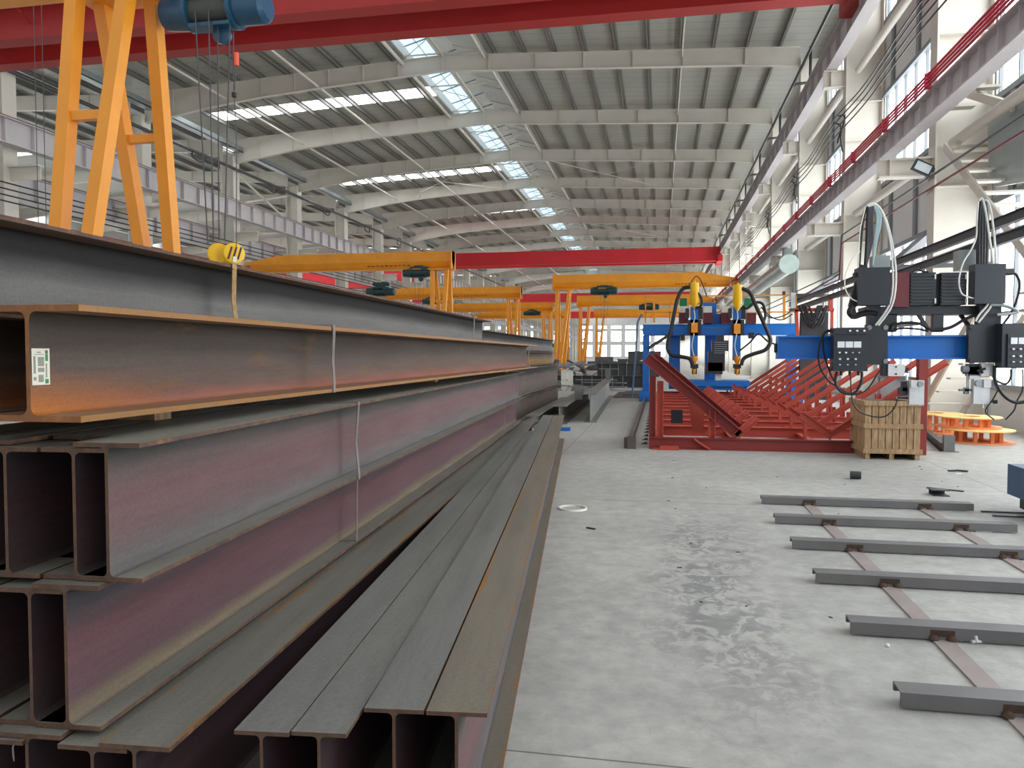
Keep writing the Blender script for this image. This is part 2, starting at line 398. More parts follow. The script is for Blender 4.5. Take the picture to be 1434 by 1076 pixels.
for k in range(-2, NB):
    if wp is None:
        wp = []
        for za, zb_ in ((.98, 5.45), (7.9, 11.15), (13.55, 15.65)):
            pm = MB(); pm.box(XWALL + .12, XWALL + .14, Yk(k) + .8, Yk(k + 1) - .3, za, zb_)
            fm = MB(); n_ = 8
            for i in range(n_ + 1):
                yy = Yk(k) + .8 + (BAY - 1.1) * i / n_; fm.box(XWALL + .02, XWALL + .11, yy - .025, yy + .025, za, zb_)
            for zz in [za, zb_] + ([za + 1.75] if za < 2 else []): fm.box(XWALL + .02, XWALL + .11, Yk(k) + .8, Yk(k + 1) - .3, zz - .05, zz + .05)
            wp.append(window(pm, fm, 'day'))
    else:
        for w in wp:
            wn[0] += 1
            c = w.copy(); C.objects.link(c); c.name = 'window_%d' % wn[0]; c.location.y += BAY * (k + 2)
            for ch in w.children:
                d = ch.copy(); C.objects.link(d); d.parent = c
# far wall with its windows, and the wall beyond the neighbouring bay
fw_ = MB(); fw_.box(XADJ, XWALL + .2, YEND, YEND + .2, 0, 1.2); fw_.box(XADJ, XWALL + .2, YEND, YEND + .2, 5.2, 6.6)
fw_.box(XADJ, XWALL + .2, YEND, YEND + .2, 10.2, 11.2); fw_.box(XADJ, XWALL + .2, YEND, YEND + .2, 12.2, 19)
xx = XADJ
while xx < XWALL: fw_.box(xx, xx + 1.6, YEND - .06, YEND + .1, 0, 19); xx += 5.2
struct('wall_back', fw_, 'wall')
for za, zb_ in ((1.2, 5.2), (6.6, 10.2), (11.2, 12.2)):
    g = MB(); g.box(XADJ, XWALL, YEND + .12, YEND + .14, za, zb_); window(g, None, 'day')
wl = MB(); wl.box(XADJ - .2, XADJ, Y0 - 20, YEND, 0, 2); wl.box(XADJ - .2, XADJ, Y0 - 20, YEND, 6, 17)
struct('wall_left', wl, 'wall')
g = MB(); g.box(XADJ - .1, XADJ - .08, Y0 - 20, YEND, 2, 6); fm = MB()
y = Y0 - 20
while y < YEND: fm.box(XADJ - .06, XADJ, y, y + .3, 2, 6); y += 2.4
window(g, fm, 'day')
# columns ------------------------------------------------------------
def far_label(base, k, near=7, far='far down the hall'):
    return None
def column_mesh(x0, x1, y, z1, fy=.5):
    m = MB()
    m.box(x0, x0 + .045, y - fy / 2, y + fy / 2, 0, z1); m.box(x1 - .045, x1, y - fy / 2, y + fy / 2, 0, z1)
    m.box(x0 + .045, x1 - .045, y - .012, y + .012, 0, z1); m.box(x0 - .08, x1 + .08, y - fy / 2 - .08, y + fy / 2 + .08, 0, .05)
    return m
def stiff(x0, x1, y, fy, zs):
    m = MB()
    for z in zs:
        m.box(x0 + .05, x1 - .05, y - fy / 2 + .02, y - .014, z - .012, z + .012); m.box(x0 + .05, x1 - .05, y + .014, y + fy / 2 - .02, z - .012, z + .012)
    return m
col0 = thing('steel_column', '', 'column', (XR, Yk(0), 0), 'white columns of the right wall')
column_mesh(XR, 7.9, Yk(0), 16.2).build('column_shaft', 'white_steel', col0)
stiff(XR, 7.9, Yk(0), .5, (5.9, 6.9, 9.6, 11.0)).build('stiffener_plates', 'white_steel', col0)
m = MB()   # brackets carrying the two crane girders
m.box(5.35, XR, Yk(0) - .15, Yk(0) + .15, 6.62, 6.66); m.box(5.35, XR, Yk(0) - .15, Yk(0) + .15, 6.18, 6.22); m.box(5.35, XR, Yk(0) - .012, Yk(0) + .012, 6.22, 6.62); m.box(5.6, 5.63, Yk(0) - .14, Yk(0) + .14, 6.22, 6.62)
m.build('girder_bracket', 'white_steel', col0)
m = MB(); m.box(5.85, XR, Yk(0) - .15, Yk(0) + .15, 12.19, 12.23); m.box(5.85, XR, Yk(0) - .15, Yk(0) + .15, 11.6, 11.64); m.box(5.85, XR, Yk(0) - .012, Yk(0) + .012, 11.64, 12.19); m.box(6.1, 6.13, Yk(0) - .14, Yk(0) + .14, 11.64, 12.19)
m.build('girder_bracket', 'white_steel', col0)
LBL = lambda i, s, e: (s % ORD[i]) if i < 8 else e
col0['label'] = 'white column of right wall, nearest one in view, behind the crate and stairs'
for k in range(1, NB + 1):
    dup(col0, (XR, Yk(k), 0), LBL(k, '%s nearest white column standing along the windowed right wall', 'one of the distant white columns of the windowed right wall'))
cl0 = thing('steel_column', 'grey-white column of the left crane row, nearest in view', 'column', (XL, Yk(0), 0), 'columns of the left crane row')
m = MB(); m.box(XL - .5, XL - .46, Yk(0) - .4, Yk(0) + .4, 0, 15.6); m.box(XL + .46, XL + .5, Yk(0) - .4, Yk(0) + .4, 0, 15.6); m.box(XL - .46, XL + .46, Yk(0) - .02, Yk(0) + .02, 0, 15.6)
m.build('column_shaft', 'white_steel', cl0)
m = MB()
for s_ in (-1, 1):
    m.box(min(XL + s_ * .5, XL + s_ * 2.1), max(XL + s_ * .5, XL + s_ * 2.1), Yk(0) - .2, Yk(0) + .2, 10.3, 10.36)
    m.box(min(XL + s_ * .5, XL + s_ * 2.1), max(XL + s_ * .5, XL + s_ * 2.1), Yk(0) - .02, Yk(0) + .02, 9.7, 10.3)
m.build('girder_bracket', 'white_steel', cl0)
for k in range(1, NB + 1):
    dup(cl0, (XL, Yk(k), 0), LBL(k, '%s grey-white column in the left crane row, counted from the camera', 'one of the distant columns of the left crane row'))
# crane girders ------------------------------------------------------
def girder(x, zt_, h, w, label, mat='girder', step=1.2, y0=None, side=-1, rail=True, red=None):
    y0 = Yk(-1) if y0 is None else y0
    t = thing('crane_girder', label, 'girder', (x, y0, zt_ - h))
    m = MB(); m.box(x - w / 2, x + w / 2, y0, YEND, zt_ - .04, zt_); m.box(x - w / 2, x + w / 2, y0, YEND, zt_ - h, zt_ - h + .04)
    m.box(x - .015, x + .015, y0, YEND, zt_ - h + .04, zt_ - .04)
    y = y0 + .1
    while y < YEND:
        m.box(x - w / 2 + .04, x + w / 2 - .04, y, y + .025, zt_ - h + .04, zt_ - .04); y += step
    m.build('plate_girder', mat, t)
    m = MB(); m.box(x - .05, x + .05, y0, YEND, zt_, zt_ + .12); m.build('crane_rail', 'maroon', t)
    return t
gR = girder(6.13, 13.2, .95, .4, 'upper white crane girder high on the right columns under the roof', step=1.6)
gL = girder(5.75, 7.42, .56, .34, 'lower stiffened crane girder on the right wall with red conductor bars', step=.8)
for i in range(4):
    m = MB(); y = Yk(-1)
    m.box(5.46, 5.5, Yk(-1), YEND, 7.39 + .078 * i, 7.42 + .078 * i)
    m.build('conductor_bar', 'cond_red', gL)
m = MB()
for k in range(-1, NB * 3): m.box(5.44, 5.56, Yk(0) + 3.2 * k, Yk(0) + 3.2 * k + .07, 7.36, 7.68)
o = m.build('conductor_clips', 'cond_red', gL)
girder(-28.3, 12.15, 1.15, .5, 'white plate crane girder with a dark red rail along the left column row', 'girder', 1.6)
girder(-31.5, 10.7, 1.3, .5, 'lower white plate girder behind the left column row', 'girder', 1.9)
girder(-27.4, 7.55, .6, .35, 'low crane girder carrying the left yellow semi gantries', 'girder', 1.6)
# rafters ------------------------------------------------------------
def rafter_mb(k, adj=False):
    m = MB(); y = Yk(k)
    if not adj:
        xs = [XL + .5, -27.5, -25, -22, -18, -14, XC, -9, -4, 1, 4, XR]
        zbt = [zb(x) for x in xs]; zbt[0] -= .62; zbt[1] -= .45; zbt[2] -= .22; zbt[3] -= .06; zbt[-1] -= .10
        tp = [zt(x) - .0 for x in xs]
    else:
        xs = [XADJ, -60, -54, -48, -42, -36, -33, XL - .5]
        tp = [zt2(x) for x in xs]; zbt = [t - .8 - (.35 if i in (0, 7) else 0) for i, t in enumerate(tp)]
    for i in range(len(xs) - 1):
        a, b = xs[i], xs[i + 1]
        m.prism([(a, y - .01, zbt[i]), (b, y - .01, zbt[i + 1]), (b, y - .01, tp[i + 1]), (a, y - .01, tp[i])], (0, .02, 0))
        m.prism([(a, y - .14, zbt[i] - .025), (b, y - .14, zbt[i + 1] - .025), (b, y - .14, zbt[i + 1]), (a, y - .14, zbt[i])], (0, .28, 0))
        m.prism([(a, y - .14, tp[i]), (b, y - .14, tp[i + 1]), (b, y - .14, tp[i + 1] + .02), (a, y - .14, tp[i] + .02)], (0, .28, 0))
        # stiffeners
        n_ = max(1, round((b - a) / 2.6))
        for j in range(n_):
            x = a + (b - a) * j / n_; t = j / n_
            m.box(x - .012, x + .012, y - .12, y + .12, zbt[i] * (1 - t) + zbt[i + 1] * t, tp[i] * (1 - t) + tp[i + 1] * t)
    if not adj:
        m.box(XC - .03, XC + .03, y - .16, y + .16, zb(XC) - .05, zt(XC) + .1)
    return m
r0 = thing('roof_rafter', 'white roof rafter hidden above the red crane, closest to the camera', 'rafter', (XC, Yk(0), 15.0), 'main hall rafters')
rafter_mb(0).build('rafter_web', 'white_steel', r0)
m = MB()     # knee struts down from the purlins
for x in [-27.5 + 3 * i for i in range(5)] + [-8 + 3 * i for i in range(5)]:
    m.bar((x, Yk(0) + .12, zb(x) + .05), (x, Yk(0) + .75, zt(x) + .1), .05, .05)
m.build('purlin_braces', 'white_steel', r0)
for k in range(1, NB + 1):
    dup(r0, (XC, Yk(k), 15.0), LBL(k - 1, '%s white rafter spanning the main hall, counted from the near red crane', 'one of the distant rafters of the main hall roof'))
ra = tag(rafter_mb(0, True).build('roof_rafter', 'white_steel', None, (-48, Yk(0), 15.)), 'white rafter over the neighbouring bay, beyond the left columns', 'rafter', 'rafters over the neighbouring bay')
for k in range(1, NB + 1):
    c = ra.copy(); C.objects.link(c); c.location = (-48, Yk(k), 15.)
# purlins
def purlin(x, z, lab, grp):
    m = MB(); m.box(x - .012, x + .012, Y0, YEND, z, z + .24); m.box(x - .012, x + .09, Y0, YEND, z + .22, z + .24); m.box(x - .09, x + .012, Y0, YEND, z, z + .02)
    single('roof_purlin', m, 'purlin', lab, 'purlin', (x, Y0, z), grp)
for i in range(10):
    x = -8.7 + 1.6 * i; purlin(x, zt(x) + .03, 'grey purlin under the roof right of the ridge skylight', 'purlins right of the ridge')
for i in range(10):
    x = -14.3 - 1.55 * i; purlin(x, zt(x) + .03, 'grey purlin under the roof left of the ridge skylight', 'purlins left of the ridge')
for i in range(9):
    x = -32 - 1.9 * i; purlin(x, zt2(x) + .03, 'grey purlin under the roof of the neighbouring bay', 'purlins of the neighbouring bay')
# long tie tubes
for x, z, r_, lab in ((-24.2, 16.2, .06, 'white tie tube running between rafters left of the ridge, outermost'), (-18.6, 16.5, .06, 'white tie tube running between rafters midway up the left slope'),
                      (-13.75, 17.4, .09, 'white tie tube along the left edge of the ridge skylight'), (-9.2, 17.4, .07, 'white tie tube along the right edge of the ridge skylight'), (XC, 17.7, .07, 'white tube along the middle of the ridge opening'), (.95, 16.75, .04, 'white tie tube running between rafters right of the ridge')):
    m = MB(); m.cyl((x, Y0, z), (x, YEND, z), r_, 8); single('tie_tube', m, 'white_steel', lab, 'tube', (x, Y0, z), smooth=True)
for kb in (4, 7):
    for xa, xb, side in ((-23, -14, 'left'), (-9, 0, 'right')):
        m = MB(); y = Yk(kb); za, zc = (16.35, 16.8) if side == 'left' else (16.85, 16.35)
        m.bar((xa, y, za), (xb, y + BAY, zc), .035, .035); m.bar((xb, y, zc), (xa, y + BAY, za), .035, .035)
        single('cross_brace', m, 'white_steel', 'thin crossed roof brace on the %s slope, %s pair down the hall' % (side, 'nearer' if kb == 4 else 'farther'), 'brace', (xa, y, 16.3))
for k in (3, 7):
    m = MB(); m.bar((XL, Yk(k), 14.9), (XL, Yk(k + 1), 12.3), .12, .12); m.bar((XL, Yk(k), 12.3), (XL, Yk(k + 1), 14.9), .12, .12)
    single('column_cross_brace', m, 'white_steel', '%s X brace between left row columns above the crane girder' % ('nearer' if k == 3 else 'farther'), 'brace', (XL, Yk(k), 12.3))
# pipes and wires along the walls
m = MB(); m.cyl((6.15, Y0, 14.7), (6.15, YEND - 1, 14.7), .07, 8)
for k in range(2, 10):
    y = Yk(k) - .5; m.tube([(6.15, y, 14.7), (6.35, y, 14.85), (6.9, y, 14.9), (7.0, y, 15.1), (7.0, y, 16.6)], .07, 8, False)
single('drain_pipe', m, 'dark_pipe', 'dark drain pipe along the right eaves with elbows up to the roof', 'pipe', (6.15, Y0, 14.7), smooth=True)
m = MB(); m.cyl((-29.0, Y0, 14.6), (-29.0, YEND - 1, 14.6), .11, 8)
for k in range(2, 9): m.tube([(-29, Yk(k) + 4, 14.6), (-29, Yk(k) + 4, 14.2), (-29, Yk(k) + 5, 14.1), (-29, Yk(k) + 5.3, 14.6)], .05, 6)
single('drain_pipe', m, 'dark_pipe', 'dark drain pipe along the left eaves above the crane girder', 'pipe', (-29, Y0, 14.6), smooth=True)
m = MB(); m.box(-29.2, -28.7, Y0, YEND - 1, 15.85, 15.9); m.box(-28.72, -28.7, Y0, YEND - 1, 15.85, 16.2); single('rain_gutter', m, 'duct', 'pale galvanised gutter along the left eaves', 'gutter', (-29.0, Y0, 15.85))
for i, (z, x) in enumerate(((9.7, 6.2), (9.95, 6.2), (10.2, 6.2), (10.4, 6.2))):
    m = MB()
    pts = []
    for k in range(0, 14): pts += [(x, Yk(k - 1), z), (x, Yk(k - 1) + BAY / 2, z - .12 - .03 * i)]
    m.tube(pts, .022, 5)
    single('power_wire', m, 'rubber', '%s of four black wires strung along the right columns' % ('topmost', 'second from top', 'third from top', 'lowest')[3 - i], 'wire', (x, Yk(-1), z), 'black wires strung along the right columns')
m = MB()
for k in (1, 2, 3):
    y = Yk(k) - 1.; m.tube([(6.2, y, 10.3), (6.3, y - .5, 10.1), (6.3, y + .1, 9.6), (6.45, y + .4, 9.1)], .03, 6); m.tube([(6.2, y + .5, 10.2), (6.28, y, 9.9), (6.3, y + .6, 9.5)], .03, 6)
single('wire_hanger', m, 'rubber', 'black looped wire hangers on the right column row', 'hanger', (6.2, Yk(1), 9.8))
for nm, mt, z, lab in (('gas_pipe', 'dark_pipe', 6.15, 'thin dark pipe crossing the right columns above the red pipe'), ('gas_pipe', 'maroon', 5.85, 'thin dark red pipe crossing the right columns below the dark pipe')):
    m = MB(); x = 6.52
    m.tube([(x, Yk(-1), z), (x, Yk(1) - .3, z), (x, Yk(1) - .1, z - .9), (x, Yk(1), z - 1.3 ), (x, Yk(5), z - 1.3)], .028, 6, False); single(nm, m, mt, lab, 'pipe', (x, Yk(-1), z), smooth=True)
for j, k in enumerate(range(-1, 6)):
    for z, nm in ((6.93, 'lower'), (12.12, 'upper')):
        m = MB(); m.cyl((7.0, Yk(k) + .35, z), (7.0, Yk(k + 1) - .3, z), .13, 14); m.cyl((7.0, Yk(k) + .02, z), (7.0, Yk(k) + .4, z), .05, 8)
        single('strut_tube', m, 'white_steel', 'thick white %s strut tube between right columns, %s from the camera' % (nm, ORD[j]), 'tube', (7.0, Yk(k), z), smooth=True)
# ventilation duct
p = (5.95, 38.5, 6.05)
t = thing('ventilation_duct', 'round galvanised duct with pale end cap along the right wall', 'duct', p)
m = MB(); m.cyl((5.95, 38.6, 6.05), (5.95, 84, 5.8), .40, 20); m.build('duct_pipe', 'duct', t, smooth=True)
m = MB(); m.cyl((5.95, 38.4, 6.05), (5.95, 38.62, 6.05), .46, 24); m.build('end_cap', 'duct_cap', t, smooth=True)
m = MB(); m.box(5.75, 6.15, 38.8, 39.3, 6.4, 6.85); m.build('duct_collar', 'duct', t)
# floodlight on column
m0 = at(1293, 234, y=20.4)
t = thing('floodlight', 'small square floodlight on the nearest right column', 'lamp', m0)
m = MB(); m.bar(m0 + V((-.22, 0, .09)), m0 + V((.18, 0, -.12)), .1, .28, side=(0, 1, 0)); m.build('lamp_housing', 'black', t)
m = MB(); m.bar(m0 + V((-.18, -.06, .06)), m0 + V((.14, -.06, -.1)), .02, .2, side=(0, 1, 0)); m.build('lamp_lens', 'lampglass', t)
m = MB(); m.tube([m0 + V((.15, 0, -.05)), m0 + V((.3, .2, 0)), (6.6, 20.9, m0.z)], .03, 6); m.build('bracket', 'black', t)
# dark festoon rails with wall brackets
t = thing('festoon_rails', 'pair of long dark steel track rails carried along the right wall', 'rail', (5.3, 6, 3.6))
for z in (3.78, 3.5):
    m = MB(); m.ibeam((5.3, 6, z), (5.3, 34, z), .16, .1, .012, .014); m.build('track_rail', 'dark_steel', t)
for k in (0, 1):
    m = MB(); y = Yk(k); m.bar((5.3, y - .35, 3.93), (7.9, y - .35, 3.95), .1, .1); m.build('support_bracket', 'dark_steel', t)
m = MB(); m.cyl((5.42, 6, 3.72), (5.42, 33, 3.72), .018, 6); m.build('bright_rod', 'silver', t)
for i, (pa, pb) in enumerate((((5.6, 31.9, 4.02), (7.5, 34.8, 5.1)), ((5.6, 20.4, 3.95), (7.5, 23.8, 5.2)))):
    pb = (7.5, pb[1], pb[2]); m = MB(); m.bar(pa, pb, .16, .22); m.bar((5.2, pa[1], pa[2]), (5.75, pa[1], pa[2]), .2, .24)
    single('dark_brace_beam', m, 'dark_steel', 'dark sloping brace from the track rails to the wall, %s one' % ('farther', 'nearer')[i], 'beam', pa)
# stairs
t = thing('access_stairs', 'white steel staircase beside the nearest right column', 'stairs', (6.75, 19, 0))
A = V((6.75, 20.5, 6.8)); B = V((6.75, 14.6, 2.6))
for x in (6.72, 7.85):
    m = MB(); m.bar((x, A.y, A.z), (x, B.y, B.z), .05, .2); m.build('stringer', 'white_steel', t)
for i in range(12):
    q = A.lerp(B, (i + .5) / 12); m = MB(); m.box(6.72, 7.87, q.y - .13, q.y + .13, q.z - .025, q.z + .02); m.build('tread', 'white_steel', t)
A = V((6.75, 14.4, 3.0)); B = V((6.75, 20.6, .1))
for x in (6.2, 6.66):
    m = MB(); m.bar((x + (.5 if x > 6.5 else 0), A.y + 2, A.z), (x + (.5 if x > 6.5 else 0), B.y, B.z), .05, .18); m.build('stringer', 'white_steel', t)
for i in range(9):
    q = A.lerp(B, (i + .5) / 9); m = MB(); m.box(6.25, 7.15, q.y + .2, q.y + .45, q.z - .02, q.z + .02); m.build('tread', 'white_steel', t)
m = MB(); m.bar((6.72, 20.9, 8.4), (7.3, 18.2, 7.0), .22, .06, side=(0, 1, 0)); m.box(6.7, 7.3, 20.2, 20.5, 7.65, 7.72); m.box(6.8, 7.4, 19.1, 19.35, 7.72, 7.78); m.build('upper_flight', 'white_steel', t)
# grey hinged panel above the stairs
m = MB(); a = at(1385, 150, x=7.3); m.prism([at(1383, 165, x=7.35), at(1434, 118, x=7.35), at(1470, 90, x=7.35), at(1480, 230, x=7.35), at(1434, 255, x=7.35), at(1392, 262, x=7.35), at(1384, 240, x=7.35)], (.08, 0, 0))
single('grey_duct_panel', m, 'steel_blue' if False else 'duct', 'large grey sheet metal panel above the staircase', 'panel', a)
# wall ladder far
t = thing('caged_ladder', 'white caged ladder on a distant right column', 'ladder', (6.4, Yk(4), 4))
for x in (6.1, 6.5):
    m = MB(); m.box(x - .03, x + .03, Yk(4) - .6, Yk(4) - .54, 3, 13); m.build('side_rail', 'white_steel', t)
m = MB()
for i in range(30): m.box(6.1, 6.5, Yk(4) - .6, Yk(4) - .56, 3.2 + .33 * i, 3.24 + .33 * i)
m.build('rungs', 'white_steel', t)
m = MB()
for i in range(9):
    z = 4 + i; m.tube([(6.1, Yk(4) - .6, z), (5.95, Yk(4) - 1.0, z), (6.3, Yk(4) - 1.3, z), (6.65, Yk(4) - 1.0, z), (6.5, Yk(4) - .6, z)], .03, 5)
m.build('safety_cage', 'white_steel', t)
# thermal: strips of conductor wires on left
for i, (z, lab) in enumerate(((10.35, 'topmost'), (10.05, 'second'), (9.75, 'third'), (9.45, 'lowest'))):
    m = MB(); x = -28.8 + .1 * i; m.cyl((x, Yk(-1), z - .9), (x, YEND, z - .9), .035, 5)
    single('power_wire', m, 'rubber', '%s dark wire strung below the left crane girder' % lab, 'wire', (x, Yk(-1), z - .9), 'dark wires below the left girder')
# ------------------------------------------------------------------ overhead red cranes
def red_crane(y, z0, h, x0, x1, label, detail=True):
    red = 'red' if detail else 'red_far'
    t = thing('overhead_crane', label, 'crane', (x0, y, z0))
    for yy in (y, y + 2.0):
        m = MB(); m.box(x0, x1, yy, yy + .6, z0, z0 + h); m.box(x0, x1, yy - .06, yy + .66, z0 + h, z0 + h + .03); m.box(x0, x1, yy - .04, yy + .64, z0 - .03, z0); m.build('main_girder', red, t)
    for x in (x0, x1 - .5):
        m = MB(); m.box(x, x + .5, y - .9, y + 3.5, z0 - .15, z0 + .5); m.build('end_carriage', red, t)
    if detail:
        m = MB(); m.box(x0 + .5, x0 + 13, y - 1.1, y - .06, z0 + 1.0, z0 + 1.05)
        xx = x0 + 1
        while xx < x0 + 13:
            m.bar((xx, y - 1.1, z0 + 1.0), (xx, y - .06, z0 + .45), .06, .06); m.box(xx - .03, xx + .03, y - 1.1, y - 1.04, z0 + 1.0, z0 + 2.0); xx += 1.9
        m.box(x0 + .5, x0 + 13, y - 1.1, y - 1.05, z0 + 1.95, z0 + 2.0); m.build('walkway', 'red', t)
    return t
red_crane(23.9, 12.98, 1.5, -28.6, 6.2, 'huge red overhead crane across the top of the picture')
red_crane(83, 11.55, 1.4, -28.4, 6.2, 'bright red overhead crane spanning mid hall above the yellow gantries', False)
red_crane(150, 12.2, 1.5, -28.4, 6.2, 'distant dull red overhead crane behind the yellow gantries', False)
red_crane(205, 11.6, 1.6, -28.4, 6.2, 'farthest faded red overhead crane before the end wall', False)
red_crane(95, 10.6, 1.9, -65, -32, 'large red crane in the neighbouring bay seen left of the gantries', False)
red_crane(128, 10.9, 1.9, -65, -32, 'farther red crane in the neighbouring bay', False)
# ------------------------------------------------------------------ yellow semi gantries
def gantry(y, xl, xt, ztop, label, sc=1., bo=.12):
    s_ = 1 if xt > xl else -1
    t = thing('semi_gantry_crane', label, 'gantry crane', (xl, y, 0))
    xo = xl - s_ * .35
    d1, d2 = .54 * sc, .96 * sc; hw = .31 * sc
    tp = xt - s_ * 2.6
    m = MB()
    for_ = [(xo, ztop), (tp, ztop), (xt, ztop - d1 * .75), (xt, ztop - d1), (xo, ztop - d1)]
    m.prism([(x, y - hw, z) for x, z in for_], (0, 2 * hw, 0)); m.build('main_beam', 'yellow', t)
    m = MB(); m.prism([(xo, y - hw, ztop - d1), (xo, y - .1, ztop - d2 + .06), (xo, y + .1, ztop - d2 + .06), (xo, y + hw, ztop - d1)], (xt - s_ * .5 - xo, 0, 0))
    m.box(min(xo, xt - s_ * .5), max(xo, xt - s_ * .5), y - .2 * sc, y + .2 * sc, ztop - d2 - .0, ztop - d2 + .06); m.build('lower_rail_beam', 'yellow', t)
    zl = ztop - d2 - .05
    m = MB(); m.box(min(xo, xl + s_ * 1.2), max(xo, xl + s_ * 1.2), y - .5 * sc, y + .5 * sc, zl - .02, zl + .04); m.box(min(xo, xo + s_ * .08), max(xo, xo + s_ * .08), y - .45 * sc, y + .45 * sc, zl, ztop); m.build('top_plate', 'yellow', t)
    w = .21 * sc
    for iy in (-1, 1):
        for ix, xa, xb in ((0, xl + s_ * .95, xl + (s_ * .62 if s_ < 0 else .3)), (1, xl, xl + (s_ * bo if s_ < 0 else 0))):
            m = MB(); m.bar((xa, y + iy * .3, zl), (xb, y + iy * 1.5, .45), w, w, side=(1, 0, 0)); m.build('leg', 'yellow', t)
        f = .3; xm0 = xl + s_ * (.95 * (1 - f) + (.62 if s_ < 0 else .3) * f); xm1 = xl + s_ * bo * f; ym = y + iy * (.3 * (1 - f) + 1.5 * f); zm = zl * (1 - f) + .45 * f
        m = MB(); m.bar((xm0, ym, zm), (xm1, ym, zm), .12, .14); m.build('leg_brace', 'yellow', t)
    m = MB(); m.box(min(xl + s_ * .1, xl + s_ * .7), max(xl + s_ * .1, xl + s_ * .7), y - 1.9, y + 1.9, .2, .5)
    for iy in (-1, 1): m.cyl((xl + s_ * .3, y + iy * 1.6, .2), (xl + s_ * .5, y + iy * 1.6, .2), .2, 16)
    m.build('ground_carriage', 'yellow', t)
    m = MB(); m.box(xt - .3, xt + .3, y - 1.2, y + 1.2, ztop - d2 + .05, ztop - d2 + .35); m.build('end_carriage', 'yellow', t)
    return t
def strokes(x0, x1, y, z0, z1, n, par, seed, mat='black_ink'):
    """row of small ideograph-like painted marks"""
    r = random.Random(seed); m = MB(); w = (x1 - x0) / n
    for i in range(n):
        a = x0 + i * w + w * .12; b = x0 + (i + 1) * w - w * .12
        for j in range(3):
            z = z0 + (z1 - z0) * (j + r.random() * .6) / 3; m.box(a, b, y - .008, y, z, z + (z1 - z0) * .14)
        for j in range(2):
            x = a + (b - a) * (.15 + .6 * r.random()); m.box(x, x + w * .12, y - .008, y, z0, z1)
    return m.build('painted_lettering', mat, par)
gN = gantry(11.35, -8.33, -27.4, 8.65, 'nearest yellow gantry, its tall A-frame legs rise beside the steel stacks', 1.0, .34)
g1 = gantry(47.5, -13.3, -27.3, 8.3, 'yellow left gantry with green hoist, right of the hook, its leg mid-picture', 1.15)
g2 = gantry(73, -13.5, -27.6, 8.3, 'second yellow left gantry seen under the first, behind its leg', 1.15)
g3 = gantry(94, -13.3, -27.4, 8.2, 'third yellow left gantry, seen between the middle gantry legs', 1.15)
g4 = gantry(112, -13.3, -27.4, 8.2, 'farthest yellow left gantry, small and low behind the others', 1.15)
h1 = gantry(60.5, -8.0, 5.6, 8.0, 'nearest yellow right-hand gantry with hoist, reaching to the right wall', 1.15)
h2 = gantry(82, -8.4, 5.7, 8.0, 'second yellow right-hand gantry, beam just below the nearest one', 1.15)
h3 = gantry(107, -8.7, 5.7, 8.0, 'third yellow right-hand gantry behind the other two', 1.15)
for gg, ya, xa, xb in ((g1, 47.5, -18.7, -15.7), (g2, 73, -20, -16.5), (h1, 60.5, 1.0, 3.4)):
    zc = 8.3 - .5 * 1.15 - .36 if gg is not h1 else 8.0 - .5 * 1.15 - .36
    strokes(xa, xb, ya - .235, zc + .05, zc + .3, 10, gg, 3)
for gg, xc_, ya, ztp in ((g1, -22.6, 47.5, 8.3), (g2, -20.5, 73, 8.3), (h1, -1.2, 60.5, 8.0), (h2, -1.8, 82, 8.0)):
    m = MB(); m.box(xc_ - .28, xc_ + .28, ya - .34, ya - .325, ztp - .46, ztp - .1); pl = m.build('capacity_plate', 'label', gg)
    m = MB()
    for a, b, c, d in ((-.2, -.14, -.42, -.14), (-.2, 0, -.17, -.13), (.04, .09, -.42, -.14), (.04, .22, -.17, -.13), (.04, .18, -.3, -.26)): m.box(xc_ + a, xc_ + b, ya - .35, ya - .34, ztp + c, ztp + d)
    m.build('plate_mark', 'maroon', gg)
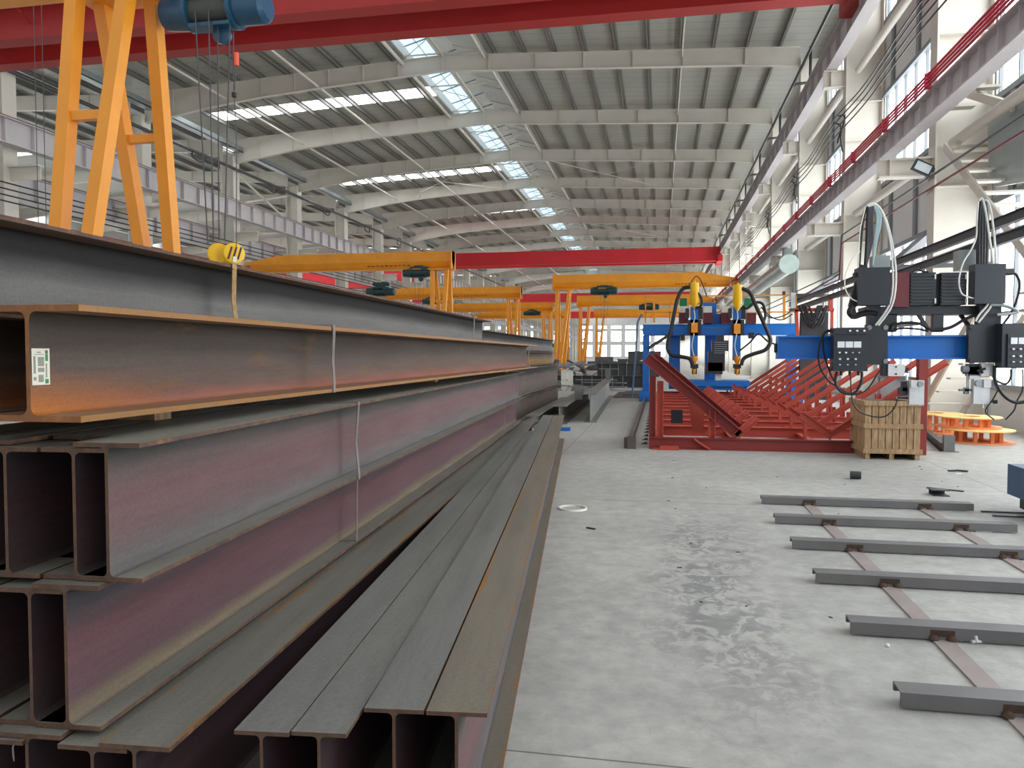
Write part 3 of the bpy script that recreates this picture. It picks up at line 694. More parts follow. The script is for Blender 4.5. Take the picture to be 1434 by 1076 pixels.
# hoists
def hoist(c, label, mat, ropes_z, L=1.9, r=.3, block=True, wheels=True, drum='drum'):
    c = V(c); t = thing('electric_hoist', label, 'hoist', c)
    m = MB(); m.cyl(c + V((-.28 * L, 0, 0)), c + V((.2 * L, 0, 0)), r * .8, 24); m.build('rope_drum', drum, t, smooth=True)
    m = MB(); m.cyl(c + V((-.5 * L, 0, 0)), c + V((-.24 * L, 0, 0)), r * .86, 24, r); m.cyl(c + V((-.26 * L, 0, 0)), c + V((-.22 * L, 0, 0)), r * 1.08, 24); m.build('gearbox', mat, t, smooth=True)
    m = MB(); m.cyl(c + V((.17 * L, 0, 0)), c + V((.21 * L, 0, 0)), r * 1.1, 24); m.cyl(c + V((.21 * L, 0, 0)), c + V((.46 * L, 0, 0)), r * .92, 24)
    m.cyl(c + V((.46 * L, 0, 0)), c + V((.5 * L, 0, 0)), r * .92, 24, r * .7); m.build('motor', mat, t, smooth=True)
    m = MB(); m.box(c.x - .26 * L, c.x + .2 * L, c.y - r * .8, c.y + r * .8, c.z + r * .72, c.z + r * 1.1); m.build('top_frame', mat, t); m = MB(); m.box(c.x - .22 * L, c.x + .18 * L, c.y - r * .7, c.y + r * .3, c.z - r * 1.05, c.z - r * .85); m.build('rope_guard', mat, t)
    m = MB(); m.box(c.x + .1 * L, c.x + .32 * L, c.y - r * 1.1, c.y - r * .6, c.z + r * .4, c.z + r * 1.0); m.build('switch_box', mat, t)
    if wheels:
        m = MB(); m.box(c.x - .3, c.x + .3, c.y - .22, c.y - .18, c.z + r * 1.0, c.z + .75); m.box(c.x - .3, c.x + .3, c.y + .18, c.y + .22, c.z + r * 1.0, c.z + .75)
        for ix in (-.5, -.2, .2, .5):
            for iy in (-.19, .13): m.cyl(c + V((ix, iy, .62)), c + V((ix, iy + .07, .62)), .17, 14)
        m.build('trolley', mat, t)
    if ropes_z is not None:
        for i, (dx, dy) in enumerate(((-.13 * L, -.07), (.0, -.07), (.04 * L, .07), (.17 * L, .05))):
            m = MB(); xx = c.x + dx; cx = c.x + (-.165, -.06, .04, .14)[i]
            m.cyl((xx, c.y - r * .6 + dy, c.z - r * .3), (cx, c.y - .1, ropes_z), .011, 6); m.build('wire_rope', 'rope', t)
        m = MB(); m.cyl(c + V((.05 * L, -.05, -r * 1.35)), c + V((.05 * L, .05, -r * 1.35)), .15, 20); m.build('guide_sheave', mat, t, smooth=True)
    return t
hc = V((-7.13, 11.6, 7.34))
hn = hoist(hc, 'large blue electric hoist hanging near the top left, in front of the red crane', 'hoist_blue', 3.62, 1.82, .285)
p = at(317, 356, y=11.5)
bk = None
for i, dx in enumerate((-.135, .125)):
    cc = p + V((dx, 0, 0)); ax = V((.5 if i == 0 else .8, -.8, .05)).normalized()
    u = ax.cross(V((0, 0, 1))).normalized(); w_ = u.cross(ax)
    m = MB()
    for sd in (-1, 1): m.lathe([(0, .035), (.16, .035), (.175, .05), (.165, .075), (.1, .09), (0, .09)] if sd > 0 else [(0, -.035), (.16, -.035), (.175, -.05), (.165, -.075), (.1, -.09), (0, -.09)], cc, ax, 28)
    m.lathe([(.13, -.035), (.13, .035)], cc, ax, 24)
    b_ = m.build('hook_sheave', 'hook_yellow', hn, smooth=True)
    m = MB(); m.lathe([(.132, -.034), (.132, .034)], cc, ax, 24); m.build('sheave_groove', 'rubber', b_)
    if i == 1:
        m = MB()
        for q in (-.075, .0, .075): m.bar(cc + ax * .092 + u * (q - .03) + w_ * .1, cc + ax * .092 + u * (q + .03) - w_ * .1, .03, .006, side=tuple(u))
        m.build('warning_stripes', 'black_ink', b_)
        m = MB(); m.bar(cc + ax * .1 + u * .0 - w_ * .06, cc + ax * .1 + u * .01 - w_ * .15, .06, .006, side=tuple(u)); m.build('tag', 'white_pl', b_)
    else:
        m = MB(); m.box(cc.x + .05, cc.x + .24, cc.y - .06, cc.y + .06, cc.z - .12, cc.z + .04); m.build('hook_body', 'hook_yellow', hn)
m = MB(); q = at(331, 83, y=11.4); m.cyl(q + V((0, 0, .1)), q - V((0, 0, .1)), .04, 10); m.build('limit_switch', 'orange_pendant', hn)
m = MB(); q2 = at(328, 133, y=11.4); m.cyl(q2 + V((0, 0, .035)), q2 - V((0, 0, .035)), .04, 10); m.build('rope_weight', 'rubber', hn)
m = MB(); q0 = at(327, 45, y=11.4); m.tube([q0, at(327, 90, y=11.4), q2, at(331, 200, y=11.4), at(331, 352, y=11.4)], .008, 5); m.tube([q - V((0, 0, .1)), q2], .006, 5); m.build('control_cable', 'rope', hn)
hoist((-15.2, 47.5, 7.02), 'dark green hoist under the first left yellow gantry', 'hoist_teal', 4.0, 2.1, .32, drum='hoist_teal')
hoist((-22.0, 73.0, 7.02), 'small dark hoist under the second left gantry, just above the stack', 'hoist_teal', None, 2.1, .32, drum='hoist_teal')
hoist((-15.6, 94, 6.9), 'small dark blue hoist on the third left gantry', 'hoist_teal', None, 2.1, .32, drum='hoist_teal')
hoist((-4.35, 60.5, 6.75), 'dark teal hoist under the nearest right-hand gantry', 'hoist_teal', 3.5, 2.1, .33, drum='hoist_teal')
hoist((-1.2, 82, 6.75), 'dark hoist on the second right-hand gantry, behind yellow railing', 'hoist_teal', None, 2.1, .33, drum='hoist_teal')
hoist((-22.5, 60, 6.9), 'dark hoist seen low at the far left just over the top beam', 'hoist_teal', None, 2.4, .36, drum='hoist_teal')
# two thin pull wires beside the near gantry leg
for i, px in enumerate((46, 57)):
    m = MB(); q = at(px, -30, y=13); m.cyl(q, (q.x, 13, 2.5), .008, 5); single('pull_wire', m, 'rope', '%s of two thin vertical wires left of the gantry legs' % ('left', 'right')[i], 'wire', q)
# ------------------------------------------------------------------ steel beams
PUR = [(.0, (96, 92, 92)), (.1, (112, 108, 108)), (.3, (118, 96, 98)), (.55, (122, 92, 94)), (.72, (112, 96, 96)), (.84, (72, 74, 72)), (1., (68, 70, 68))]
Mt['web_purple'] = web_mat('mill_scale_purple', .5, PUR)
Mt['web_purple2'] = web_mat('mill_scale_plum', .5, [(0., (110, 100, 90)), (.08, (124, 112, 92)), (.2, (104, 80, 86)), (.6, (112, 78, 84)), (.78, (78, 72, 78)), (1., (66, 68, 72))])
Mt['web_grey'] = web_mat('mill_scale_grey_shaded', .4, [(0., (112, 102, 96)), (.15, (116, 115, 114)), (.42, (122, 122, 120)), (.6, (84, 84, 84)), (.72, (46, 46, 46)), (1., (40, 40, 40))])  # dark upper stops paint in the shade below the top flange
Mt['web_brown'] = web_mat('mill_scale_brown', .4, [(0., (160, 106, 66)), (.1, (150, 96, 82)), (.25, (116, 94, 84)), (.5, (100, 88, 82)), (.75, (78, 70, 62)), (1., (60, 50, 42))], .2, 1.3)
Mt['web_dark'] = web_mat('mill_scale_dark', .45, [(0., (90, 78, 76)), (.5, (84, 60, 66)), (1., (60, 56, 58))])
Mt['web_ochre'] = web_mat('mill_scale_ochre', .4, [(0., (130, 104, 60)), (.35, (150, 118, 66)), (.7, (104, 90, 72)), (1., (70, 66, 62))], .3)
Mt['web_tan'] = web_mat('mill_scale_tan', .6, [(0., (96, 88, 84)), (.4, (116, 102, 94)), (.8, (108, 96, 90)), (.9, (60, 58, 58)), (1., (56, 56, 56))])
Mt['fl_grey'] = flange_mat('flange_grey', (130, 130, 122), .1, .12)
Mt['fl_clean'] = flange_mat('flange_clean', (118, 120, 116), -.3, .11)
Mt['fl_rust'] = flange_mat('flange_rusty', (120, 120, 112), .9, .12)
Mt['fl_orange'] = flange_mat('flange_orange', (146, 118, 94), 1.9, .2)
Mt['fl_brown'] = flange_mat('flange_brown', (122, 104, 90), 1.5, .2)
def hprofile(h, w, tw, tf, r):
    pts = []
    def q(sx, sz): # fillet arc for a quadrant
        cx, cz = tw / 2 + r, tf + r
        out = []
        for k in range(5):
            a = pi + (pi / 2) * k / 4      # from web side to flange side
            out.append((cx + r * cos(a), cz + r * sin(a)))
        return out
    arc = q(1, 1)
    br = [(w / 2, 0, 0), (w / 2, tf, 0)] + [(x, z, 1) for x, z in arc[::-1]]
    trr = [(x, h - z, 1) for x, z in arc] + [(w / 2, h - tf, 0), (w / 2, h, 0)]
    right = br + trr
    left = [(-x, z, k) for x, z, k in right[::-1]]
    return right + left
def hbeam(name, x, y, z, L, h, w, tw, tf, ang, webm, flm, label, group=None, r=None, endm='end', cat='steel beam'):
    """one rolled beam; x is the right edge of the top flange at the near end"""
    pr = hprofile(h, w, tw, tf, r or tf * 1.2)
    m = MB(); n = len(pr); K = 24
    rnd = random.Random(name + label)
    for j in range(K + 1):
        yy = L * j / K
        for a, b, k in pr: m.v.append(V((a, yy, b)))
    for j in range(K):
        for i in range(n):
            i2 = (i + 1) % n
            A_, B_ = pr[i], pr[i2]
            web = (A_[2] and B_[2])
            m.f.append([j * n + i, j * n + i2, (j + 1) * n + i2, (j + 1) * n + i][::-1]); m.mi.append(0 if web else (2 if endm == 'end' and abs(abs(A_[0]) - w / 2) < 1e-6 and abs(abs(B_[0]) - w / 2) < 1e-6 and abs(A_[1] - B_[1]) < .05 and abs(A_[1] - B_[1]) > 1e-6 else 1))
    # end caps as strips so the concave outline triangulates cleanly
    for off, rev in ((0, False), (K * n, True)):
        half = n // 2
        for i in range(half - 1):
            f = [off + i, off + i + 1, off + n - 2 - i, off + n - 1 - i]
            m.f.append(f if not rev else f[::-1]); m.mi.append(2)
    o = m.build(name, [webm, flm, endm], None, (0, 0, 0))
    o.location = V((x - cos(ang) * w / 2, y, z)); o.rotation_euler = (0, 0, ang)
    return tag(o, label, cat, group)
SA = .021   # the stacks run slightly to the left of the hall axis
H5 = (.5, .25, .012, .017)
# topmost layers
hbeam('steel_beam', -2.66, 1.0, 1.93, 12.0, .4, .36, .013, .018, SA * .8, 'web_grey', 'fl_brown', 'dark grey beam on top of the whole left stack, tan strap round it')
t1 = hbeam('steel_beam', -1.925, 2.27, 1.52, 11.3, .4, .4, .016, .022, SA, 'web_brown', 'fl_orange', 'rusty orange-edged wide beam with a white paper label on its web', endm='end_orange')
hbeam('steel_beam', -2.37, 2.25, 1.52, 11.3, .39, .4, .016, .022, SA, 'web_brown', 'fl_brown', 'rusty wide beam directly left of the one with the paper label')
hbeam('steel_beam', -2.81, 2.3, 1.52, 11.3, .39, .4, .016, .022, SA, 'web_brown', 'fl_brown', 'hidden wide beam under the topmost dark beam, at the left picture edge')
for i, yy in enumerate((3.1, 8.0, 12.6)):
    m = MB(); xr = -1.97 - (yy - 2.3) * .03; m.box(xr - 1.15, xr - .25, yy, yy + .12, 1.452, 1.518)
    single('timber_packer', m, 'wood', 'flat timber packer in the dark gap under the rusty beams, %s' % ('near end', 'middle', 'far end')[i], 'packer', (xr, yy, 1.452))
# tier two and three: interlocked narrow beams
SP = .128
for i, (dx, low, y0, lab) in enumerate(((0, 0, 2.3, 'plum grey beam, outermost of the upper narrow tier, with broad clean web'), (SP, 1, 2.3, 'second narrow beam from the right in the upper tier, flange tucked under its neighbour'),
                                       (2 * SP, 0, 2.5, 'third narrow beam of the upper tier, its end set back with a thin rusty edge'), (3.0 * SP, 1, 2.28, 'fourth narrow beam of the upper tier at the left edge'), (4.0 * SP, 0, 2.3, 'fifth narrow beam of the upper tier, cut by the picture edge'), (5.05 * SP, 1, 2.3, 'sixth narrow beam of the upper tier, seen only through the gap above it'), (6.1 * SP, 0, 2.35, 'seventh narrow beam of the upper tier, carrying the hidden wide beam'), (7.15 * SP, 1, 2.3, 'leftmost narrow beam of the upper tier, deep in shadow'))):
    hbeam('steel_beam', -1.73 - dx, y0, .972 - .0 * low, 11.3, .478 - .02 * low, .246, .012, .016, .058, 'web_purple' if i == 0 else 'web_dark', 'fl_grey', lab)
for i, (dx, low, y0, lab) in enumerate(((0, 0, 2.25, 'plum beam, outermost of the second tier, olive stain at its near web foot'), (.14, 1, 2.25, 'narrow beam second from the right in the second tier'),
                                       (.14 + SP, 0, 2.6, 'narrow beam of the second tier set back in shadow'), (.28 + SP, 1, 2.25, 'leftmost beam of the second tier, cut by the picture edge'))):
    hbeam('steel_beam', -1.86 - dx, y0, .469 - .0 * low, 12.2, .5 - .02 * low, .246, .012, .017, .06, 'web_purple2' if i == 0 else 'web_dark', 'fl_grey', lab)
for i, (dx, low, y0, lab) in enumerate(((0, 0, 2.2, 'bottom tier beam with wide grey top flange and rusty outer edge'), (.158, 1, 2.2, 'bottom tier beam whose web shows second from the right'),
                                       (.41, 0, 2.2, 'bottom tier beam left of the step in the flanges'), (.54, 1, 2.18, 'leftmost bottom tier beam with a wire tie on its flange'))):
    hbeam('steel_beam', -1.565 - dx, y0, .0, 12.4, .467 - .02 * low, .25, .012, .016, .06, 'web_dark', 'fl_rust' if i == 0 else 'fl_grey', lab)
# loose pairs on the floor
hbeam('steel_beam', -1.02, 2.36, .045, 10.3, .44, .19, .011, .014, .092, 'web_dark', 'fl_clean', 'right beam of the pair lying between the stack and the frontmost pair')
hbeam('steel_beam', -1.213, 2.33, .045, 12.2, .44, .19, .011, .014, .092, 'web_dark', 'fl_clean', 'left beam of the lower pair, next to the big stack')
Mt['fl_rusty2'] = flange_mat('flange_edge_rust', (122, 116, 104), 1.25, .11)
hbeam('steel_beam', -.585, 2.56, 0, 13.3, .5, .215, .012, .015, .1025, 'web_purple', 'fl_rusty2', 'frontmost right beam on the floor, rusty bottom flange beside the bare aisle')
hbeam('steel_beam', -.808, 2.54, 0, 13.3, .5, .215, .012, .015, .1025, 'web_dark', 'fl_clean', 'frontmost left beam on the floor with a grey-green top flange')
for i, yy in enumerate((4.5, 9.5)):
    m = MB(); m.box(-1.75 - .09 * yy, -1.05 - .09 * yy + .2, yy, yy + .08, 0.0, .043)
    single('timber_packer', m, 'wood', 'thin batten under the low pair of beams, %s one' % ('nearer', 'farther')[i], 'packer', (-1.4, yy, 0))
# far stack
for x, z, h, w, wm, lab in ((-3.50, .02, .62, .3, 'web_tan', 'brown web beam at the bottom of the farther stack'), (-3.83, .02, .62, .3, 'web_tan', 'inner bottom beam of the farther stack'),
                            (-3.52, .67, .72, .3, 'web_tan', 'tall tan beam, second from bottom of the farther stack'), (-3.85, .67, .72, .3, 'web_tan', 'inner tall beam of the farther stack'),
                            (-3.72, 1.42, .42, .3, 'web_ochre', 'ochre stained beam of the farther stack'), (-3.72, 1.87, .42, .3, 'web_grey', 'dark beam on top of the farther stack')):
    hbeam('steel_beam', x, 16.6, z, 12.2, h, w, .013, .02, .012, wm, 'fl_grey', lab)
# paper label on the rusty beam
t1l = MB(); lx = .0092
t1l.box(lx, lx + .0015, .006, .086, .125, .252); lb = t1l.build('paper_label', 'label', None); lb.parent = t1; lb['label'] = 'white paper label'
for mat_, rects in (('green', ((.064, .079, .129, .145), (.066, .078, .208, .232))), ('ink', ((.012, .022, .165, .225), (.012, .024, .141, .153), (.032, .06, .17, .185), (.032, .06, .19, .222), (.034, .056, .135, .16), (.018, .058, .230, .2325), (.028, .046, .2365, .2405), (.067, .073, .15, .2))), ('brown_ink', ((.066, .078, .233, .246),))):
    m = MB()
    for a, b, c, d in rects[:2 if mat_ == 'green' else None]: m.box(lx + .0015, lx + .0022, a, b, c, d)
    o = m.build('printed_marks', mat_, None); o.parent = lb
# straps
def strap(pts, w, label, mat='strap', thick=.004, group=None, side=(0, 1, 0)):
    m = MB()
    P = [V(p) for p in pts]
    for a, b in zip(P, P[1:]): m.bar(a, b, w, thick, side=side)
    return single('binding_strap', m, mat, label, 'strap', P[0], group)
e = lambda y, x0=-1.73, s=.058: x0 - (y - 2.3) * s
yy = 4.0
def xr(px, py, z): return at(px, py, z=z)
q = at(321, 372, x=-2.75)
yy = q.y; xx = -2.66 - (yy - 1) * SA * .8 + .008
strap([(xx - .2, yy, 2.338), (xx, yy, 2.336), (xx + .004, yy - .01, 2.3), (xx - .01, yy, 2.1), (xx + .002, yy + .01, 1.95)], .05, 'tan webbing strap over the topmost dark beam below the hook', 'strap_tan')
q = at(464, 455, x=-1.98); yy = q.y; xx = -1.925 - (yy - 2.27) * SA + .006
strap([(xx - .3, yy, 1.932), (xx, yy, 1.931), (xx + .002, yy, 1.90), (xx - .012, yy + .01, 1.72), (xx - .004, yy + .01, 1.57), (xx, yy, 1.52), (xx - .2, yy, 1.519)], .035, 'steel strap down the web of the rusty labelled beam')
q = at(724, 480, x=-2.2); yy = 12.6; xx = -1.925 - (yy - 2.27) * SA + .006
strap([(xx, yy, 1.93), (xx - .02, yy, 1.7), (xx, yy, 1.52)], .04, 'steel strap near the far end of the rusty labelled beam')
yy = 11.6; xx = -2.66 - (yy - 1) * SA * .8 + .008
strap([(xx, yy, 2.335), (xx - .01, yy, 2.1), (xx, yy, 1.93)], .04, 'steel strap near the far end of the topmost dark beam')
q = at(515, 562, z=1.46); yy = q.y
strap([(e(yy) - .9, yy - .25, 1.453), (e(yy) + .003, yy, 1.453), (e(yy) + .004, yy, 1.43), (e(yy) - .02, yy + .01, 1.2), (e(yy) + .004, yy, 1.0), (e(yy) + .004, yy, .968), (e(yy) - .1, yy, .968)], .03, 'steel strap round the upper narrow tier, nearest')
yy2 = 4.9; f2 = lambda y: -1.86 - (y - 2.25) * .06
strap([(f2(yy2) + .004, yy2, .962), (f2(yy2) - .01, yy2 + .02, .7), (f2(yy2) + .004, yy2 - .02, .488), (f2(yy2) - .12, yy2 - .05, .49)], .022, 'thin steel strap round the second tier, nearest')
for yy, lab in ((12.2, 'strap'),):
    strap([(e(yy) - .3, yy, 1.453), (e(yy) + .004, yy, 1.453), (e(yy) - .03, yy, 1.2), (e(yy) + .004, yy, .968)], .03, 'steel strap at the far end of the upper narrow tier')
    strap([(f2(yy) + .004, yy, .962), (f2(yy) - .03, yy, .7), (f2(yy) + .004, yy, .468)], .03, 'steel strap at the far end of the second tier')
m = MB(); q = at(35, 1036, y=2.3); m.tube([q + V((0, -.02, .0)), q + V((-.02, -.03, -.01)), q + V((-.03, -.02, -.07)), q + V((-.045, -.02, -.1)), q + V((-.04, -.02, -.16))], .003, 6)
single('wire_tie', m, 'white_cable', 'pale twisted wire hanging from the lowest left flange', 'wire', q)
# built-up girders on the floor, mid distance
ig = MB(); ig.ibeam((-1.78, 19.85, 0), (-2.15, 33, 0), .74, .34, .014, .02); single('plate_girder', ig, 'plain_steel', 'large grey plate girder lying along the aisle beyond the stacks', 'girder', (-1.78, 19.85, 0))
ig = MB(); ig.ibeam((-2.5, 19.2, 0), (-2.75, 30, 0), .46, .4, .014, .02); single('plate_girder', ig, 'plain_steel', 'lower grey girder lying left of the large plate girder', 'girder', (-2.5, 19.2, 0))
ig = MB(); ig.ibeam((-3.0, 18.0, 0), (-3.15, 26, 0), .3, .3, .014, .02); single('plate_girder', ig, 'plain_steel', 'flat low girder touching the farther stack, end toward the camera', 'girder', (-3.0, 18, 0))
ig = MB(); ig.ibeam((-2.3, 22.0, .46), (-2.3, 22.0, .80), .2, .22, .012, .016, (0, 1, 0)); ig.box(-2.5, -2.1, 22.0, 22.3, .80, .82); single('column_stub', ig, 'plain_steel', 'short steel stub standing on the lower grey girder', 'stub', (-2.3, 22, .46))
ig = MB(); ig.ibeam((-2.12, 31.8, .74), (-2.12, 31.8, 1.15), .2, .22, .012, .016, (0, 1, 0)); ig.box(-2.5, -1.7, 31.8, 32.1, 1.15, 1.18); single('column_stub', ig, 'plain_steel', 'T-shaped stub standing on the far end of the large girder', 'stub', (-2.12, 31.8, .74))
for (xa, xb, y, h, lab) in ((-5.6, -.6, 41.5, .62, 'nearer dark ribbed truss girder lying across the aisle'), (-4.2, -.9, 52, 1.15, 'farther dark ribbed girder lying across the aisle')):
    t = thing('ribbed_girder', lab, 'girder', (xa, y, 0))
    m = MB(); m.box(xa, xb, y + .2, y + .23, 0, h); m.box(xa, xb, y, y + .45, h - .03, h); m.box(xa, xb, y, y + .45, 0, .03); m.build('girder_body', 'dark_steel', t)
    n_ = int((xb - xa) / .55)
    for i in range(n_): 
        m = MB(); m.box(xa + .3 + .55 * i, xa + .34 + .55 * i, y, y + .2, .03, h - .03); m.build('rib', 'plain_steel', t)
for (x0, y0_, x1, y1_, y, lab) in ((864, 503, 880, 512, 52.05, 'small black steel bin on the far ribbed girder'), (879, 492, 926, 511, 62, 'large dark steel bin in front of the end wall windows')):
    m = MB(); a = at(x0, y0_, y=y); b = at(x1, y1_, y=y)
    zb0 = 1.15 if y < 60 else 0.0
    m.prism([(a.x, y, a.z), (a.x + .15, y, zb0), (b.x - .15, y, zb0), (b.x, y, a.z)], (0, .4 if y < 60 else 1.5, 0))
    single('steel_bin', m, 'dark_steel', lab, 'bin', (a.x, y, zb0))
m = MB(); r = random.Random(3)
for i in range(70):
    a = V((r.uniform(-9.5, -4.6), r.uniform(44, 56), r.uniform(0, 1.1))); d = V((r.uniform(-1, 1), r.uniform(-1, 1), r.uniform(-.2, .5))); L = r.uniform(.8, 2.2)
    m.bar(a, a + d * L, r.uniform(.06, .3), r.uniform(.04, .14))
o = single('scrap_heap', m, 'clutter', 'dark heap of steel offcuts beneath the yellow gantry legs', 'scrap', (-6, 48, 0)); o['kind'] = 'stuff'
m = MB(); r = random.Random(5)
for i in range(14):
    a = V((r.uniform(-8.5, -3.2), r.uniform(37, 40), .04 + .035 * i)); m.bar(a, a + V((r.uniform(1.5, 3.2), r.uniform(-.8, .8), 0)), .4, .03)
o = single('plate_pile', m, 'plain_steel', 'pile of flat steel plates beside the nearer ribbed girder', 'plates', (-5, 38, 0)); o['kind'] = 'stuff'
for i, (xa, ya, w, h, mt, lab) in enumerate(((-12, 64, 3, 2.4, 'clutter', 'grey steel block pile far behind the left gantry legs'), (-8, 86, 4, 1.0, 'clutter', 'dark cabinet row far down the aisle left side'), (-3, 66, 1.2, .9, 'plain_steel', 'pale steel box on the floor behind the scrap heap'), (-18, 120, 4, 3, 'steel_blue', 'blue machine block far down the left side'))):
    t = thing('machine_block', lab, 'machine', (xa, ya, 0)); m = MB(); m.box(xa, xa + w, ya, ya + 2, .2, h); m.build('body', mt, t); m = MB(); m.box(xa - .1, xa + w + .1, ya - .1, ya + 2.1, 0, .2); m.build('base', 'dark_steel', t); m = MB(); m.box(xa + w * .2, xa + w * .7, ya + .3, ya + 1.4, h, h + .5); m.build('top_box', 'clutter', t)
a = at(787, 519, y=37.5); b = at(801, 547, z=0); 
t = thing('white_crate', 'white slatted crate standing behind the farther stack', 'crate', (-4.7, 37.5, 0))
m = MB(); m.box(-4.74, -4.26, 37.5, 38, .0, .98); m.build('crate_body', 'white_pl', t)
m = MB()
for z in (.0, .48, .94): m.box(-4.78, -4.22, 37.46, 37.5, z, z + .06)
for x in (-4.78, -4.52, -4.27): m.box(x, x + .05, 37.46, 37.5, 0, 1.0)
m.build('slats', 'label', t)
m = MB(); q = at(870, 552, z=0); m.box(-1.9, -.75, 31.5, 36, 0.0, .03); m.box(-1.6, -.65, 33, 36.5, .032, .06); single('floor_plates', m, 'dark_steel', 'dark flat plates on the floor by the blue gantry foot', 'plates', (-1.3, 33, 0))
# ------------------------------------------------------------------ rail beside the jig
t = thing('floor_rail', 'steel floor rail running back beside the red jig', 'rail', (-.57, 14.5, 0))
m = MB(); m.box(-.62, -.52, 14.6, 46, 0, .03); m.box(-.585, -.555, 14.6, 46, .03, .11); m.box(-.61, -.53, 14.6, 46, .11, .15); m.build('rail_bar', 'rail', t)
m = MB(); m.box(-.66, -.48, 14.45, 14.6, 0, .2); m.box(-.6, -.44, 14.4, 14.45, 0, .23); m.build('end_stop', 'rail', t)
for i in range(24):
    y = 15.2 + .75 * i; m = MB(); m.prism([(-.36, y, 0), (-.24, y, 0), (-.26, y, .05)], (0, .1, 0)); m.build('rail_clip', 'dark_steel', t)
# ------------------------------------------------------------------ red assembly jig
JY = 14.55; JP = 1.5; NJ = 12; JX0 = -.2; JX1 = 4.42
t = thing('assembly_jig', 'long red steel assembly jig with rows of slanting supports', 'jig', (JX0, JY, 0))
def ib(p, q, h, w, mat, name='beam', upv=(0, 0, 1)):
    m = MB(); m.ibeam(p, q, h, w, .012, .016, upv); return m.build(name, mat, t)
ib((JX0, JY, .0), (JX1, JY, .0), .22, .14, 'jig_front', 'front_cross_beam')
ib((JX0 + .1, JY + .1, .0), (JX0 + .1, JY + JP * NJ, .0), .22, .12, 'jig', 'side_beam')
ib((1.35, JY + .1, .0), (1.35, JY + JP * NJ, .0), .2, .12, 'jig', 'side_beam')
ib((2.7, JY + .1, .0), (2.7, JY + JP * NJ, .0), .2, .12, 'jig', 'side_beam')
ib((JX1 - .1, JY + .1, .0), (JX1 - .1, JY + JP * NJ, .0), .22, .12, 'jig', 'side_beam')
XV = 3.08
for i in range(NJ):
    y = JY + JP * i
    if i: ib((JX0 + .16, y, .1), (JX1 - .1, y, .1), .2, .16, 'jig', 'cross_beam')
    y += .05
    m = MB(); m.ibeam((XV, y, .3), (XV + 1.85, y, 1.58), .11, .09, .012, .014); m.build('slanting_support', 'jig', t)
    m = MB(); m.ibeam((4.14, y + .02, .2), (4.14, y + .02, .98), .1, .1, .012, .014, (1, 0, 0)); m.build('post', 'jig', t)
    m = MB(); m.ibeam((3.62, y + .02, .2), (3.62, y + .02, .62), .1, .1, .012, .014, (1, 0, 0)); m.build('post', 'jig', t)
    m = MB(); m.ibeam((XV - .08, y, .22), (XV - .62, y, .62), .13, .12, .012, .014); m.build('v_support', 'jig', t)
    m = MB(); m.ibeam((1.42, y, .22), (1.78, y, .56), .13, .12, .012, .014); m.build('v_support', 'jig', t)
    m = MB(); m.box(2.55, 2.6, y - .05, y + .06, .22, .55); m.build('v_post', 'jig', t)
# near end frame on the left
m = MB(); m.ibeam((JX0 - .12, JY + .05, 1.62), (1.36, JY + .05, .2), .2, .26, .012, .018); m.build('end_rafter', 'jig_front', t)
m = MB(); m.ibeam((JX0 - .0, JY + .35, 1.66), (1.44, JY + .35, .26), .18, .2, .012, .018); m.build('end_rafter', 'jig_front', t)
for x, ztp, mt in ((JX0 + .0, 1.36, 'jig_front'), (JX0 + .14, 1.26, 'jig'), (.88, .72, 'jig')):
    m = MB(); m.ibeam((x, JY + .06, .2), (x, JY + .06, ztp), .12, .14, .012, .016, (1, 0, 0)); m.build('post', mt, t)
m = MB(); m.prism([(.62, JY + .8, .22), (.84, JY + .8, .22), (.84, JY + .8, .85), (.5, JY + .8, 1.1)], (0, .03, 0)); m.build('gusset_plate', 'jig', t)
m = MB(); m.bar((.62, JY - .08, .2), (.9, JY - .1, .02), .09, .03, side=(0, 1, 0)); m.build('loose_foot', 'jig', t)
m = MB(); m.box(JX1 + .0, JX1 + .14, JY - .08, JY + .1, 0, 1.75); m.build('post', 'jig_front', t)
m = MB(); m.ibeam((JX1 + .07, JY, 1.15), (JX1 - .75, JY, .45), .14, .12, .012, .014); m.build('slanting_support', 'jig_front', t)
m = MB(); m.box(.0, .34, 14.32, 14.5, 0, .07); m.box(-.12, .1, 14.36, 14.47, 0, .03); single('red_plate', m, 'jig', 'small bright red plate on the floor against the jig front', 'plate', (.1, 14.4, 0))
m = MB(); q = at(947, 594, y=15.2); m.box(q.x - .1, q.x + .12, 15.2, 15.3, .42, .68); m.cyl((q.x + .02, 15.19, .55), (q.x + .02, 15.2, .55), .03, 12)
single('junction_box', m, 'black', 'small black box hung on the left end of the red jig', 'box', q)
